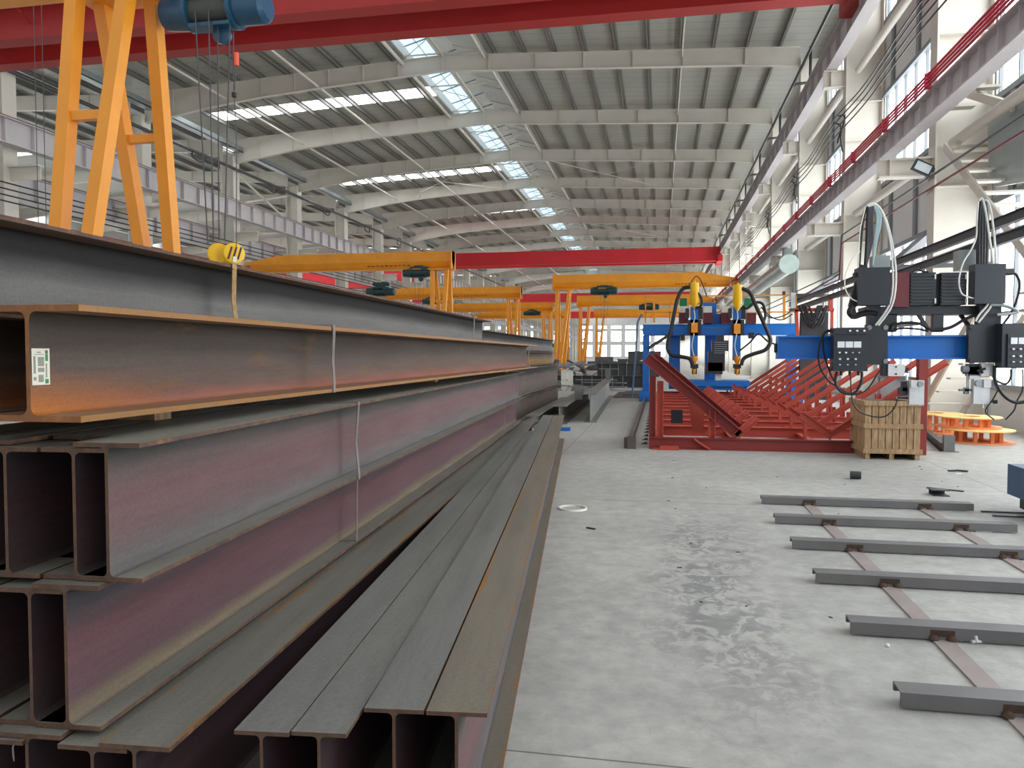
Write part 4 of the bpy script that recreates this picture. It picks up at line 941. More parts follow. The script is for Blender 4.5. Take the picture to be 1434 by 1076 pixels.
# ------------------------------------------------------------------ blue gantry welding machine behind the jig
MY = 30.
t = thing('gantry_welding_machine', 'blue gantry welding machine with yellow flux hoppers behind the jig', 'machine', (2, MY, 0))
def P_(nm, mat, *rects, y=MY, d=.4, smooth=False):
    m = MB()
    for r_ in rects: m.pbox(*r_, y, d)
    return m.build(nm, mat, t)
a = at(900, 455, y=MY); b = at(1118, 468, y=MY)
m = MB(); m.cyl((a.x, MY + .2, a.z - .18), (b.x, MY + .2, a.z - .18), .2, 20); m.box(a.x + .05, b.x - .05, MY, MY + .4, a.z - .42, a.z - .18); m.build('cross_beam', 'blue', t)
q = at(902, 470, y=MY); m = MB(); m.box(q.x - .05, q.x + .2, MY, MY + .5, .3, a.z - .4); m.box(q.x - .15, q.x + .3, MY - .9, MY + 1.4, 0, .35); m.build('leg', 'blue', t)
q = at(1112, 470, y=MY); m = MB(); m.box(q.x - .2, q.x + .1, MY, MY + .5, .3, a.z - .4); m.box(q.x - .3, q.x + .2, MY - .9, MY + 1.4, 0, .35); m.build('leg', 'blue', t)
P_('column', 'blue', (937, 466, 952, 545), y=MY + .5)
P_('column', 'blue', (988, 440, 1010, 545), y=MY + .6)
P_('platform', 'blue', (945, 533, 1050, 541), y=MY - .6, d=1.6)
P_('platform_beam', 'blue', (949, 541, 1046, 546), y=MY - .5, d=.2)
m = MB(); m.bar(at(908, 488, y=MY), at(942, 466, y=MY), .12, .12, side=(0, 1, 0)); m.build('diagonal_brace', 'dark_steel', t)
for cx, lab in ((972, 0), (1032, 1)):
    dy = 1.5 if lab else 0
    P_('welding_column', 'blue', (cx - 5, 430, cx + 5, 505), y=MY - .5, d=.2)
    q = at(cx, 424 + dy * 2, y=MY - .55); s_ = 1 / 36.6
    m = MB(); ztop_ = at(cx, 396 + dy * 2, y=MY - .6).z; zc_ = at(cx, 424 + dy * 2, y=MY - .6).z; zl_ = at(cx, 433 + dy * 2, y=MY - .6).z
    m.lathe([(0, ztop_ + .05), (.04, ztop_ + .05), (.04, ztop_), (.165, ztop_ - .02), (.165, zc_), (.03, zl_), (0, zl_)], (q.x, MY - .75, 0), (0, 0, 1), 20)
    m.build('flux_hopper', 'hook_yellow', t, smooth=True)
    P_('yellow_junction', 'yellow', (cx - 4, 452 + dy, cx + 5, 466 + dy), y=MY - .62, d=.1)
    P_('carriage_plate', 'black', (cx - 9, 448, cx + 10, 470), y=MY - .5, d=.08)
    P_('side_motor', 'black', (cx + 6, 430, cx + 12, 447), y=MY - .45, d=.2); P_('side_motor', 'black', (cx - 12, 432, cx - 7, 446), y=MY - .45, d=.2)
    m = MB(); za = at(cx, 499, y=MY - .6).z; q = at(cx, 499, y=MY - .6)
    m.lathe([(0, za), (.13, za), (.13, za - .12), (.03, za - .32), (0, za - .32)], (q.x, MY - .7, 0), (0, 0, 1), 16); m.build('lower_funnel', 'yellow', t, smooth=True)
    m = MB(); m.lathe([(0, 0), (.08, 0), (.03, -.22), (0, -.22)], at(cx, 517, y=MY - .7), (0, 0, 1), 12); m.build('flux_nozzle', 'yellow', t, smooth=True)
    P_('torch_body', 'black', (cx - 5, 510, cx + 6, 516), (cx - 3, 516, cx + 4, 524), y=MY - .65, d=.15)
    m = MB(); m.tube([at(cx, 434, y=MY - .66), at(cx + 1, 445, y=MY - .66), at(cx - 2, 455, y=MY - .66)], .018, 6); m.tube([at(cx, 467, y=MY - .66), at(cx - 3, 485, y=MY - .66), at(cx, 499, y=MY - .66)], .018, 6); m.build('clear_hose', 'white_cable', t, smooth=True)
Y2 = MY - .8
def hose(nm, par, y, r_, pts, mat='rubber'):
    m = MB(); m.tube([at(px, py, y=y) for px, py in pts], r_, 8); return m.build(nm, mat, par, smooth=True)
hose('flux_hose', t, Y2, .07, ((966, 402), (956, 405), (949, 418), (944, 440), (939, 465), (935, 485), (940, 497), (955, 500), (966, 503), (970, 512)))
hose('flux_hose', t, Y2, .05, ((977, 410), (982, 418), (982, 428), (974, 432)))
hose('flux_hose', t, Y2, .07, ((1039, 404), (1050, 410), (1057, 425), (1066, 445), (1075, 465), (1079, 478), (1072, 490), (1055, 496), (1042, 502), (1038, 512)))
hose('flux_hose', t, Y2, .05, ((1040, 428), (1046, 432), (1058, 424), (1068, 426), (1072, 440), (1070, 450)))
hose('cable', t, Y2, .03, ((1035, 492), (1050, 480), (1062, 468), (1075, 478), (1090, 484)))
hose('cable', t, Y2, .018, ((962, 405), (968, 395), (975, 387), (982, 394), (990, 416)))
hose('cable', t, Y2, .02, ((1068, 432), (1080, 444), (1095, 448), (1110, 440)))
hose('cable', t, Y2, .02, ((1066, 430), (1078, 445), (1098, 442), (1112, 432)))
P_('control_cabinet', 'black', (997, 477, 1020, 492), (992, 492, 1015, 520), (988, 508, 1012, 524), y=MY - .7, d=.5)
P_('winding_cap', 'black', (1004, 470, 1014, 478), y=MY - .6, d=.3)
m = MB()
for i in range(6): m.pbox(1000, 479 + 3 * i, 1018, 480 + 3 * i, MY - .72, .02)
m.build('cabinet_ribs', 'grey_trim', t)
for i, px in enumerate((951, 985, 1010, 1046)):
    P_('wire_feeder', 'maroon', (px, 438, px + 13, 453), y=MY + .1, d=.5)
    P_('feeder_label', 'label', (px + 1, 429, px + 12, 438), y=MY + .1, d=.45)
for px in (952, 1043): P_('flux_tank', 'tank_green', (px, 418, px + 10, 429), y=MY + .3, d=.4)
P_('rear_mast', 'blue', (985, 424, 1003, 455), y=MY + .9, d=.3)
m = MB()
def seg(x0, y0_, x1, y1_, w=.05, y=MY + 1.): m.bar(at(x0, y0_, y=y), at(x1, y1_, y=y), w, w)
seg(903, 416, 1115, 413); seg(903, 438, 1115, 437)
for px in (904, 938, 1115): seg(px, 415, px, 452)
m.build('guard_railing', 'yellow', t)
m = MB(); m.bar(at(916, 419, y=MY - .2), at(916, 452, y=MY - .2), .08, .08); m.bar(at(908, 419, y=MY - .2), at(950, 420, y=MY - .2), .05, .05); m.build('guard_post', 'yellow', t)
m = MB(); m.bar(at(1098, 414, y=MY - .2), at(1098, 448, y=MY - .2), .08, .08); m.build('guard_post', 'yellow', t)
P_('warning_lamp', 'maroon', (1096, 408, 1100, 413), y=MY - .2, d=.1)
P_('floodlamp', 'lampglass', (1108, 410, 1114, 432), y=MY + .2, d=.1)
P_('small_panel', 'black', (953, 469, 959, 477), (1048, 466, 1056, 474), y=MY - .3, d=.1)
P_('wire_spool', 'silver', (1002, 520, 1010, 533), y=MY - .6, d=.3)
m = MB(); m.tube([at(885, 556, y=MY - 1), at(889, 510, y=MY - 1), at(892, 470, y=MY - 1), at(893, 452, y=MY - 1), at(899, 440, y=MY - 1)], .035, 8); single('leaning_pole', m, 'steel_blue', 'dark blue hooked pole leaning left of the blue gantry leg', 'pole', at(886, 545, y=MY - 1), smooth=True)
m = MB(); m.lathe([(0, .5), (.05, .5), (.05, .12), (.28, 0), (0, 0)], at(905, 506, y=MY + 2), (0, 0, 1), 10); m.cyl(at(905, 507, y=MY + 2), at(905, 545, y=MY + 2), .03, 6); single('small_lamp', m, 'white_pl', 'small white cone lamp behind the red jig corner', 'lamp', at(905, 545, y=MY + 2))
# cable frame against the wall right of it
t = thing('cable_rack', 'red framed rack draped with dark cables by the right wall', 'rack', at(1140, 470, y=26))
m = MB(); m.bar(at(1112, 434, y=26), at(1168, 434, y=26), .1, .12); m.bar(at(1163, 418, y=26), at(1163, 436, y=26), .12, .12); m.bar(at(1115, 434, y=26), at(1117, 475, y=26), .1, .1); m.bar(at(1165, 434, y=26), (at(1165, 434, y=26).x, 26, 0), .1, .1); m.build('red_frame', 'jig', t)
m = MB(); m.pbox(1122, 438, 1158, 560, 26.3, .3); m.build('dark_curtain', 'dark_steel', t)
m = MB(); r = random.Random(2)
for i in range(9):
    x0 = 1118 + r.random() * 15; x1 = 1140 + r.random() * 20; mid = 445 + r.random() * 15
    m.tube([at(x0, 428, y=25.9), at((x0 * 2 + x1) / 3, mid, y=25.9), at((x0 + 2 * x1) / 3, mid, y=25.9), at(x1, 428, y=25.9)], .03, 6)
m.build('draped_cables', 'rubber', t, smooth=True)
# ------------------------------------------------------------------ foreground welding boom
BY = 11.
t = thing('welding_boom', 'bright blue horizontal boom carrying the black welding heads', 'boom', (1.58, BY, 1.7))
a = at(1090, 470, y=BY); b = at(1090, 503, y=BY)
m = MB(); zt_, zb_ = a.z - .005, b.z
m.ibeam((1.58, BY + .1, zb_), (6.3, BY + .1, zb_), zt_ - zb_, .2, .02, .022); m.build('boom_beam', 'blue', t)
m = MB(); m.box(1.57, 1.585, BY + .0, BY + .2, zb_, zt_); m.cyl((1.60, BY + .05, 1.82), (1.60, BY + .09, 1.82), .015, 10); m.build('end_plate', 'blue', t)
m = MB(); m.box(6.2, 6.5, BY - .1, BY + .3, 0, 2.6); m.build('mast', 'blue', t)
m = MB(); m.box(1.54, 1.57, BY + .06, BY + .14, 1.78, 1.9); m.build('buffer', 'rubber', t)
def head(ox, near, label):
    """one welding head; ox = shift in pixels of the photo from the left head"""
    T = thing('arc_welder', label, 'welding head', at(1230 + ox, 480, y=BY))
    def p(nm, mat, *rects, y=BY, d=.15):
        m = MB()
        for r_ in rects: m.pbox(r_[0] + ox, r_[1], r_[2] + ox, r_[3], y, d)
        return m.build(nm, mat, T)
    def h(nm, mat, r_, *pts, y=BY - .12):
        m = MB(); m.tube([at(px + ox, py, y=y) for px, py in pts], r_, 8); return m.build(nm, mat, T, smooth=True)
    return T, p, h
T, p, h = head(0, True, 'left black welding head with meter panel hanging on the blue boom')
p('carriage_plate', 'black', (1213, 455, 1243, 511), y=BY - .1, d=.09)
for px, py in ((1240, 459), (1240, 506), (1217, 459)):
    m = MB(); c = at(px, py, y=BY - .1); m.cyl(c + V((0, -.02, 0)), c + V((0, .03, 0)), .032, 16); m.build('guide_roller', 'grey_trim', T, smooth=True)
cp = p('control_panel', 'black', (1168, 466, 1215, 520), y=BY - .3, d=.2)
p('panel_top', 'black', (1168, 459, 1216, 468), y=BY - .32, d=.22)
for i in range(3):
    m = MB(); m.pbox(1173 + 11.5 * i, 478.5, 1183 + 11.5 * i, 487, BY - .315, .016); m.build('meter', 'meter', cp)
for px, py, r_ in [(1190, 463.5, .013), (1200, 463.5, .013), (1210, 463.5, .013)] + [(1175.5, 494, .012), (1184.5, 494, .012), (1194, 494, .007), (1203, 494, .007)] + [(1176 + 11 * i, 503, .012) for i in range(3)] + [(1176 + 11 * i, 511, .008) for i in range(3)]:
    m = MB(); c = at(px, py, y=BY - .32); m.cyl(c + V((0, -.025, 0)), c + V((0, .02, 0)), r_, 12); m.build('knob', 'knob_white', cp, smooth=True)
m = MB()
for i in range(3): m.cyl(at(1178 + 12 * i, 520, y=BY - .2), at(1178 + 12 * i, 526, y=BY - .2), .018, 10)
m.build('cable_glands', 'rubber', T)
p('upper_box', 'black', (1202, 375, 1246, 427), y=BY - .15, d=.22)
p('post', 'black', (1216, 427, 1232, 457), y=BY - .02, d=.12)
p('grey_box', 'duct', (1223, 358, 1247, 378), y=BY + .15, d=.2)
p('arm', 'black', (1196, 382, 1204, 388), y=BY - .1, d=.08)
m = MB(); m.bar(at(1209, 372, y=BY), at(1193, 430, y=BY), .09, .09); m.bar(at(1193, 432, y=BY), at(1196, 446, y=BY), .07, .07); m.build('drag_chain', 'rubber', T)
h('cable_sleeve', 'rubber', .04, (1193, 430), (1190, 438), (1196, 443), (1206, 440), (1218, 438), (1228, 440), y=BY)
for i, dx in enumerate((0, 2, 4, 6)): h('hanging_hose', 'rubber', .022, (1212, 372), (1214 + dx, 340), (1215 + dx, 310), (1216 + dx, 289), y=BY - .03 + .02 * i)
h('hanging_hose', 'rubber', .02, (1218, 287), (1210, 300), (1206, 330), (1203, 372), y=BY)
for i in range(4): h('hanging_hose', 'teal_cable', .011, (1222, 372), (1224 + i, 340), (1228 + i * 2, 305), (1222 + i, 288), (1214, 287), y=BY + .03)
h('looped_cable', 'white_cable', .013, (1214, 288), (1222, 285), (1232, 291), (1240, 310), (1247, 340), (1250, 375), (1250, 405), (1246, 425), (1238, 440), (1226, 456))
h('looped_cable', 'white_cable', .013, (1216, 289), (1226, 287), (1236, 297), (1246, 325), (1254, 370), (1254, 405), (1249, 428), (1240, 443), (1230, 456))
h('looped_cable', 'label', .008, (1204, 352), (1193, 364), (1184, 385), (1184, 405), (1192, 418), (1202, 423))
h('looped_cable', 'label', .007, (1212, 290), (1205, 320), (1203, 350), (1202, 374))
p('lower_mount', 'black', (1236, 505, 1245, 527), y=BY - .05, d=.12)
p('slide_block', 'silver', (1244, 510, 1267, 527), y=BY - .08, d=.08)
m = MB()
for px, py in ((1255, 514), (1255, 524)): c = at(px, py, y=BY - .09); m.cyl(c, c + V((0, .02, 0)), .012, 10)
m.build('slide_bolts', 'black_ink', T)
m = MB()
for k in range(4):
    c = at(1268, 519, y=BY - .05); a_ = pi / 2 * k + .78; m.cyl(c, c + V((.045 * cos(a_), 0, .045 * sin(a_))), .016, 8)
m.build('hand_knob', 'rubber', T, smooth=True)
m = MB(); m.cyl(at(1269.5, 525, y=BY), at(1269.5, 540, y=BY), .018, 10); m.build('guide_rod', 'silver', T, smooth=True)
p('torch_block', 'silver', (1274, 533, 1294, 567), y=BY - .08, d=.1)
p('torch_block_upper', 'silver', (1276, 533, 1284, 543), y=BY - .12, d=.05)
m = MB(); c = at(1290, 538, y=BY - .13); m.cyl(c, c + V((0, .08, 0)), .036, 18); m.build('adjuster_dial', 'duct', T, smooth=True)
p('wire_drive', 'black', (1260, 543, 1274, 553), (1264, 534, 1270, 548), (1257, 556, 1272, 559), y=BY - .02, d=.08)
m = MB(); m.cyl(at(1255, 558, y=BY), at(1275, 560, y=BY), .014, 8); m.build('pivot_pin', 'silver', T)
h('control_cable', 'rubber', .012, (1169, 464), (1158, 463), (1150, 475), (1146, 498), (1150, 518), (1162, 535), (1170, 540))
h('control_cable', 'rubber', .012, (1166, 464), (1154, 468), (1153, 490), (1160, 515), (1172, 540), (1190, 552), (1200, 552))
h('control_cable', 'rubber', .018, (1172, 521), (1170, 535), (1176, 547), (1188, 552), (1198, 549), (1206, 536), (1207, 521))
h('control_cable', 'rubber', .009, (1191, 522), (1192, 545), (1195, 565), (1206, 578), (1225, 584), (1240, 583), (1252, 572), (1257, 558))
h('control_cable', 'rubber', .009, (1200, 553), (1215, 545), (1230, 522), (1236, 515))
T, p, h = head(0, False, 'right black welding head hanging on the blue boom near the picture edge')
p('carriage_plate', 'black', (1357, 455, 1402, 508), y=BY - .1, d=.09)
for px, py in ((1361, 458), (1399, 458), (1361, 506), (1399, 506)):
    m = MB(); c = at(px, py, y=BY - .1); m.cyl(c + V((0, -.02, 0)), c + V((0, .03, 0)), .034, 16); m.build('guide_roller', 'black', T, smooth=True)
cp = p('control_panel', 'black', (1404, 453, 1450, 516), y=BY - .3, d=.2)
p('panel_face', 'steel_blue' if False else 'black', (1412, 468, 1450, 514), y=BY - .33, d=.03)
for i in range(3):
    m = MB(); m.pbox(1416 + 11 * i, 473, 1425 + 11 * i, 482, BY - .345, .016); m.build('meter', 'meter', cp)
for i in range(3):
    for py, r_ in ((489, .012), (499, .012), (507, .009)):
        m = MB(); c = at(1419 + 10 * i, py, y=BY - .35); m.cyl(c + V((0, -.02, 0)), c + V((0, .02, 0)), r_, 12); m.build('knob', 'knob_white', cp, smooth=True)
p('upper_box', 'black', (1366, 370, 1408, 425), y=BY - .15, d=.22)
p('grey_box', 'duct', (1343, 350, 1368, 378), y=BY + .2, d=.2)
p('post', 'black', (1372, 425, 1402, 457), y=BY - .02, d=.12)
for i, dx in enumerate((0, 4, 8, 12)): h('hanging_hose', 'rubber', .028, (1370 + dx * .9, 370), (1370 + dx, 330), (1371 + dx * .8, 300), (1373 + dx * .5, 281), y=BY - .03 + .02 * i)
h('looped_cable', 'white_cable', .013, (1371, 281), (1376, 279), (1381, 300), (1386, 335), (1391, 370), (1391, 400), (1384, 425), (1372, 440), (1366, 450))
h('looped_cable', 'white_cable', .013, (1380, 280), (1385, 285), (1390, 310), (1394, 350), (1395, 385), (1394, 408), (1388, 428), (1378, 442), (1370, 452))
h('looped_cable', 'white_cable', .010, (1370, 282), (1368, 310), (1367, 332), (1360, 350), (1349, 368), (1343, 392), (1346, 410), (1356, 416), (1364, 418))
h('control_cable', 'rubber', .016, (1410, 384), (1422, 384), (1428, 398), (1424, 420), (1415, 440), (1404, 455))
h('cable_sleeve', 'duct', .022, (1388, 427), (1405, 428), (1420, 433), (1424, 437), (1410, 440), (1396, 441))
p('top_valve', 'black', (1407, 376, 1420, 385), y=BY, d=.1)
p('slide_block', 'silver', (1374, 509, 1392, 527), y=BY - .08, d=.08)
p('slide_motor', 'black', (1352, 514, 1376, 524), (1356, 510, 1372, 527), y=BY - .02, d=.1)
m = MB(); m.cyl(at(1347, 517, y=BY - .05), at(1356, 517, y=BY - .05), .045, 18); m.build('motor_end', 'grey_trim', T, smooth=True)
m = MB()
for k in range(4):
    c = at(1374, 518, y=BY - .13); a_ = pi / 2 * k + .3; m.cyl(c, c + V((.05 * cos(a_), 0, .05 * sin(a_))), .018, 8)
m.build('hand_knob', 'rubber', T, smooth=True)
p('slide_bar', 'silver', (1358, 526, 1372, 532), y=BY - .04, d=.06)
m = MB(); m.cyl(at(1355, 522, y=BY), at(1355, 545, y=BY), .016, 10); m.build('guide_rod', 'silver', T, smooth=True)
p('clamp', 'grey_trim', (1344, 545, 1362, 548), (1351, 543, 1357, 552), y=BY - .02, d=.05)
p('torch_block', 'silver', (1364, 531, 1386, 566), y=BY - .08, d=.1)
p('torch_block_upper', 'silver', (1378, 532, 1388, 543), y=BY - .12, d=.05)
m = MB(); c = at(1371, 537, y=BY - .13); m.cyl(c, c + V((0, .08, 0)), .04, 18); m.build('adjuster_dial', 'duct', T, smooth=True)
m = MB(); m.cyl(at(1376, 566, y=BY - .03), at(1376, 572, y=BY - .03), .016, 10); m.build('torch_tip', 'silver', T)
p('side_mount', 'grey_trim', (1386, 533, 1397, 541), y=BY - .02, d=.06)
m = MB(); m.cyl(at(1386, 563, y=BY - .03), at(1392, 563, y=BY - .03), .01, 8); m.cyl(at(1391, 563, y=BY - .03), at(1396, 563, y=BY - .03), .026, 12); m.build('lock_knob', 'rubber', T)
h('control_cable', 'rubber', .022, (1393, 512), (1393, 530), (1399, 545), (1410, 558), (1424, 564), (1440, 562))
h('control_cable', 'rubber', .014, (1416, 517), (1415, 530), (1408, 538), (1394, 532), (1392, 522))
h('control_cable', 'rubber', .010, (1432, 517), (1432, 545), (1424, 562), (1420, 575), (1408, 588))
h('control_cable', 'rubber', .009, (1398, 546), (1390, 560), (1380, 576), (1392, 588))
# power units on the frame between the heads
T = thing('power_unit_frame', 'black frame above the boom carrying finned power units', 'frame', at(1310, 440, y=BY + .2))
def p(nm, mat, *rects, y=BY + .1, d=.3):
    m = MB()
    for r_ in rects: m.pbox(*r_, y, d)
    return m.build(nm, mat, T)
p('shelf', 'black', (1212, 430, 1372, 440), d=.4)
p('support_post', 'black', (1308, 440, 1321, 465), d=.12)
p('support_post', 'black', (1228, 440, 1256, 465), d=.12)
p('support_post', 'black', (1370, 430, 1390, 462), d=.12)
for x0 in (1275, 1318):
    u = p('power_unit', 'black', (x0, 382, x0 + 35, 427), y=BY, d=.4)
    m = MB()
    for i in range(9): m.pbox(x0 + 1, 385 + 4.6 * i, x0 + 33, 386.6 + 4.6 * i, BY - .02, .02)
    m.build('cooling_fins', 'grey_trim' if False else 'dark_pipe', T)
    p('hinge', 'silver', (x0 + 34, 384, x0 + 36, 391), (x0 + 34, 418, x0 + 36, 425), y=BY - .03, d=.02)
p('side_cover', 'maroon', (1253, 382, 1273, 430), y=BY, d=.4)
p('socket', 'rubber', (1310, 384, 1318, 426), y=BY + .05, d=.3)
m = MB(); m.bar(at(1286, 441, y=BY + .15), at(1300, 462, y=BY + .15), .06, .04); m.bar(at(1345, 441, y=BY + .3), at(1356, 456, y=BY + .3), .06, .04); m.build('diagonal_stay', 'black', T)
m = MB(); m.tube([at(a_, b_, y=BY + .05) for a_, b_ in ((1248, 462), (1252, 455), (1270, 452), (1290, 454), (1306, 462), (1330, 459), (1350, 448), (1368, 440))], .02, 8)
m.tube([at(a_, b_, y=BY + .05) for a_, b_ in ((1250, 464), (1262, 460), (1285, 461), (1300, 464))], .014, 8)
m.tube([at(a_, b_, y=BY - .05) for a_, b_ in ((1278, 381), (1284, 377), (1292, 380), (1300, 381))], .014, 8); m.build('power_cable', 'rubber', T, smooth=True)
# ------------------------------------------------------------------ wooden crate
t = thing('wooden_crate', 'slatted wooden shipping crate standing in front of the red jig', 'crate', (3.8, 14.2, 0))
cxa, cxb, cya, cyb = 3.37, 4.24, 13.75, 14.75; zt_ = .98
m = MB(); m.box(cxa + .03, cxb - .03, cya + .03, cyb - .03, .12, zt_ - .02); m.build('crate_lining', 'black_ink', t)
n_ = 8; w = (cxb - cxa) / n_
for i in range(n_):
    m = MB(); m.box(cxa + w * i + .006, cxa + w * (i + 1) - .006, cya, cya + .025, .1, zt_ - .01 * (i % 3)); m.build('front_slat', 'wood', t)
n_ = 8; w = (cyb - cya) / n_
for i in range(n_):
    m = MB(); m.box(cxa, cxa + .025, cya + .03 + w * i, cya + .03 + w * (i + 1) - .012, .1, zt_ - .01 * (i % 3)); m.build('side_slat', 'wood', t)
    m = MB(); m.box(cxb - .025, cxb, cya + .03 + w * i, cya + .03 + w * (i + 1) - .012, .1, zt_ - .01 * (i % 3)); m.build('side_slat', 'wood', t)
for z in (.1, .52, .9):
    m = MB(); m.box(cxa - .02, cxb + .03, cya - .03, cya - .001, z, z + .08); m.build('batten', 'wood', t)
    m = MB(); m.box(cxa - .025, cxa - .001, cya - .0, cyb + .02, z, z + .08); m.build('batten', 'wood', t)
for x in (cxa + .02, (cxa + cxb) / 2 - .04, cxb - .08):
    m = MB(); m.box(x, x + .07, cya, cyb, 0, .1); m.build('skid', 'wood', t)
# spools of cable reels
def reel(cx, cy, z, R, H, label):
    t = thing('flat_reel', label, 'reel', (cx, cy, z))
    def ring(zz, mt, nm):
        m = MB(); n = 40
        for k in range(2):
            pass
        m.lathe([(R * .34, zz), (R, zz), (R, zz + .022), (R * .34, zz + .022), (R * .34, zz)], (cx, cy, 0), (0, 0, 1), n)
        m.build(nm, mt, t)
    ring(z, 'spool', 'lower_disc'); ring(z + H, 'spool_top', 'upper_disc')
    for k in range(8):
        a = 2 * pi * k / 8 + .3; m = MB(); m.box(cx + R * .6 * cos(a) - .035, cx + R * .6 * cos(a) + .035, cy + R * .6 * sin(a) - .03, cy + R * .6 * sin(a) + .03, z + .022, z + H); m.build('spacer_post', 'spool', t)
reel(6.28, 16.9, 0, .64, .24, 'lower orange flat reel on the floor by the low wall')
reel(6.22, 17.25, .268, .6, .2, 'upper left orange reel resting on the reel below')
reel(6.42, 16.7, .268, .60, .2, 'upper right orange reel resting on the reel below') if False else None
reel(6.05, 18.8, .0, .6, .42, 'rear orange reel standing behind the front pair')
# blue base block at the right edge
t = thing('base_block', 'slate blue machine base block at the right picture edge', 'machine base', (3.9, 9.2, 0))
a = at(1405, 658, y=9.6); 
m = MB(); m.prism([(3.86, 9.55, .18), (3.86, 9.55, .52), (5.6, 9.55, .52), (5.6, 9.55, .18)], (0, -.95, 0)); m.build('block', 'steel_blue', t)
m = MB(); m.box(3.95, 5.5, 8.7, 9.45, .04, .18); m.box(3.8, 5.5, 8.75, 8.95, 0, .035); m.build('track_skid', 'dark_steel', t)
m = MB(); c = V((3.97, 9.3, .55)); m.tube([c + V((0, .035 * cos(k), .04 * sin(k))) for k in [i * pi / 6 for i in range(13)]], .008, 6); m.build('lifting_eye', 'dark_steel', t, smooth=True)
# ------------------------------------------------------------------ welded floor frame
t = thing('welded_floor_frame', 'flat welded frame of channels and flat bars on the floor', 'steel frame', (1.2, 4, 0))
xb1 = (at(1135, 712, z=0).x + at(1307, 896, z=0).x + .05) / 2; xb2 = at(1283, 712, z=0).x + .06
ys = (9.35, 8.28, 7.22, 6.16, 5.06, 4.04)
for i, y in enumerate(ys):
    m = MB(); x0 = 1.175; x1 = 3.44
    m.box(x0, x1, y - .02, y, .012, .088); m.box(x0, x1, y, y + .12, .080, .088); m.box(x0, x1, y + .10, y + .12, .045, .08)
    c = m.build('channel', 'channel', t)
for x in (xb1, xb2):
    m = MB(); m.box(x - .06, x + .06, 3.2, 9.5, 0.0, .012); m.build('flat_bar', 'flat_bar', t)
for i, y in enumerate(ys):
    for j, x in enumerate((xb1, xb2)):
        m = MB()
        for dx in (-.05, .05): m.lathe([(0, 0), (.028, .002), (.03, .012), (.018, .026), (0, .03)], (x + dx, y - .022, .012), (0, -.4, 1), 10)
        m.build('weld_bead', 'weld', t, smooth=True)
        m = MB(); m.box(x - .07, x + .07, y - .0215, y - .0202, .03, .07); m.build('scorch_mark', 'weld', t)
# ------------------------------------------------------------------ small things on the floor
q = at(1198, 671, z=0); m = MB(); m.lathe([(.04, -.07), (.055, -.07), (.055, .07), (.04, .07), (.04, -.07)], q + V((0, 0, .055)), (1, -.15, 0), 20)
for i in range(6): m.lathe([(.055, -.06 + .022 * i), (.059, -.055 + .022 * i), (.055, -.05 + .022 * i)], q + V((0, 0, .055)), (1, -.15, 0), 20)
single('threaded_coupling', m, 'dark_pipe', 'short dark threaded pipe coupling on the bare floor', 'coupling', q)
q = at(802, 713, z=0); m = MB(); m.lathe([(.145, 0), (.165, 0), (.165, .02), (.145, .02), (.145, 0)], q, (0, 0, 1), 32); single('white_ring', m, 'white_pl', 'thin white ring lid lying beside the front beams', 'ring', q)
q = at(827, 741, z=0); m = MB(); m.bar(q + V((-.04, .02, .008)), q + V((.05, -.03, .008)), .02, .014); single('steel_offcut', m, 'dark_steel', 'tiny dark offcut on the floor below the white ring', 'offcut', q)
q = at(792, 604, z=0); m = MB(); m.box(q.x - .12, q.x + .1, q.y, q.y + .1, 0, .08); single('blue_block', m, 'blue_bit', 'small blue block beyond the far end of the front beams', 'block', q)
t = thing('channel_offcut', 'short steel channel with upright end plate near the crate', 'channel', at(1320, 634, z=0))
a = at(1297, 612, z=0); b = at(1328, 633, z=0)
m = MB(); m.ibeam((a.x, a.y, 0), (b.x - .08, b.y, 0), .16, .1, .01, .012); m.build('channel_body', 'dark_steel', t)
m = MB(); m.box(b.x - .08, b.x + .1, b.y - .02, b.y + .06, 0, .3); m.build('end_plate', 'plain_steel', t); m = MB(); m.box(b.x - .14, b.x + .16, b.y - .06, b.y + .08, 0, .012); m.build('foot_plate', 'plain_steel', t)
q = at(1322, 687, z=0); m = MB(); m.bar(at(1298, 683, z=.01), at(1350, 688, z=.01), .05, .01); single('thin_plate', m, 'dark_steel', 'thin dark plate strip lying behind the floor frame', 'plate', q)
q = at(1316, 694, z=0); m = MB(); m.box(q.x - .09, q.x + .09, q.y - .08, q.y + .12, .0, .012); m.box(q.x - .1, q.x + .1, q.y - .04, q.y + .1, .06, .07); m.box(q.x - .09, q.x + .09, q.y + .1, q.y + .12, .01, .06); single('channel_piece', m, 'dark_steel', 'short open channel piece just behind the first floor frame channel', 'channel', q)
q = at(1342, 661, z=0); m = MB()
m.bar(q + V((-.13, 0, .012)), q + V((-.02, .05, .012)), .05, .024); m.bar(q + V((0, .08, .012)), q + V((.13, .0, .012)), .06, .024); single('bracket_offcuts', m, 'dark_steel', 'two bent steel offcuts on the floor near the blue base', 'offcut', q)
q = at(1341, 664, z=0); m = MB(); m.box(q.x - .05, q.x + .05, q.y - .06, q.y + .0, 0, .012); single('pale_scrap', m, 'white_pl', 'pale scrap lying against the bent offcuts', 'scrap', q)
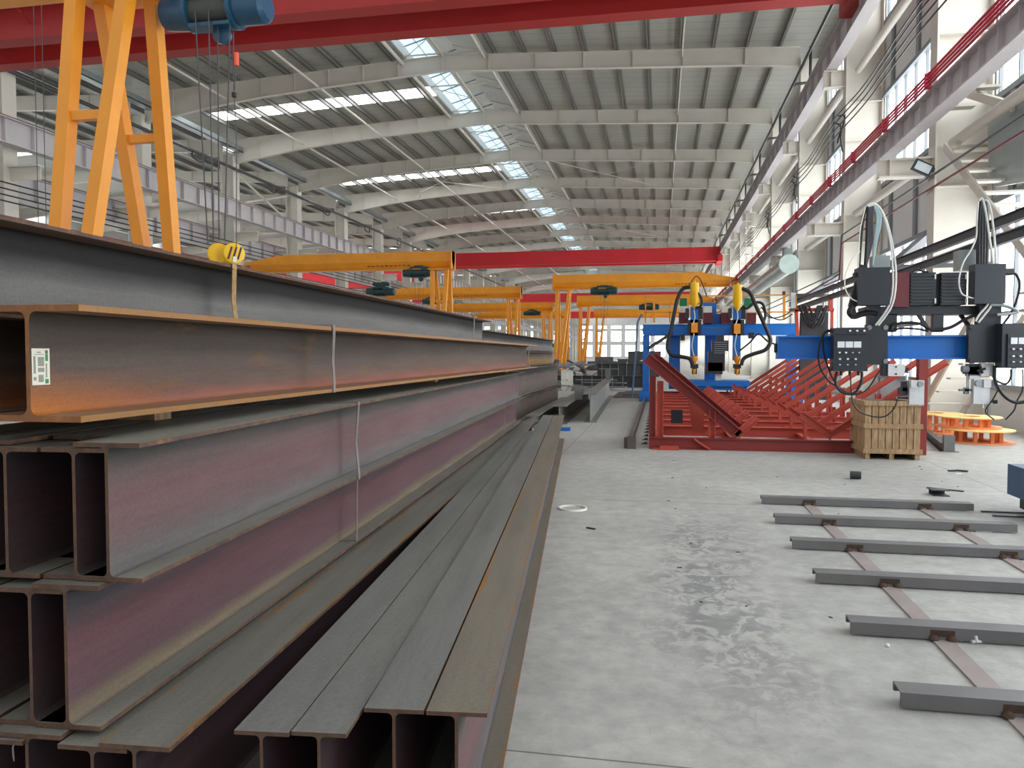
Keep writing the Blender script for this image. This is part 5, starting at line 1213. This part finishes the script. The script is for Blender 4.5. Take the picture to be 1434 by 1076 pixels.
q = at(1243, 906, z=0); m = MB(); m.lathe([(0, 0), (.011, .002), (.013, .01), (.008, .018), (0, .02)], q, (0, 0, 1), 10); single('pebble', m, 'white_pl', 'tiny white pebble in front of the second nearest channel', 'pebble', q)
q = at(1368, 903, z=0); m = MB(); m.cyl(q + V((-.03, 0, .015)), q + V((.03, .02, .015)), .012, 8); m.cyl(q + V((0, 0, .015)), q + V((-.005, .01, .05)), .01, 8); single('bolt', m, 'silver', 'small bright bolt by the nearest joint but one', 'bolt', q)
q = at(1375, 745, z=0); m = MB(); m.box(q.x - .06, q.x + .08, q.y - .02, q.y + .02, 0, .014); m.cyl(q + V((.05, 0, .012)), q + V((.05, 0, .05)), .01, 8); single('bolt', m, 'silver', 'small bright clamp piece near the second far channel end', 'bolt', q)
r = random.Random(11)
for i in range(26):
    x, y = r.uniform(-.2, 4), r.uniform(3.1, 13)
    q = V((x, y, 0)); s_ = r.uniform(.006, .02); m = MB(); m.bar(q + V((-s_, 0, .004)), q + V((s_, r.uniform(-.02, .02), .004)), .008, .006)
    single('debris_chip', m, 'dark_steel', 'tiny dark metal chip on the bare concrete', 'debris', q, 'metal chips on the aisle floor')
for i, (x0, x1, py) in enumerate(((1374, 1434, 716), (1390, 1434, 722))):
    a = at(x0, py, z=.01); b = at(x1 + 20, py + 3, z=.01); m = MB(); m.bar(a, b, .04, .012); single('thin_rod', m, 'dark_steel', '%s of two dark flat strips below the blue base' % ('upper', 'lower')[i], 'strip', a)
# ------------------------------------------------------------------ light
w = bpy.data.worlds.new('World'); S.world = w; w.use_nodes = True
bg = w.node_tree.nodes['Background']; bg.inputs['Color'].default_value = (.97, .98, 1.0, 1); bg.inputs['Strength'].default_value = 1.0
S.view_settings.view_transform = 'Standard'; S.view_settings.look = 'None'; S.view_settings.gamma = 1; S.view_settings.use_curve_mapping = False
S.view_settings.exposure = -0.32
S.cycles.use_denoising = True; S.cycles.max_bounces = 8; S.cycles.diffuse_bounces = 5
S.cycles.sample_clamp_indirect = 6
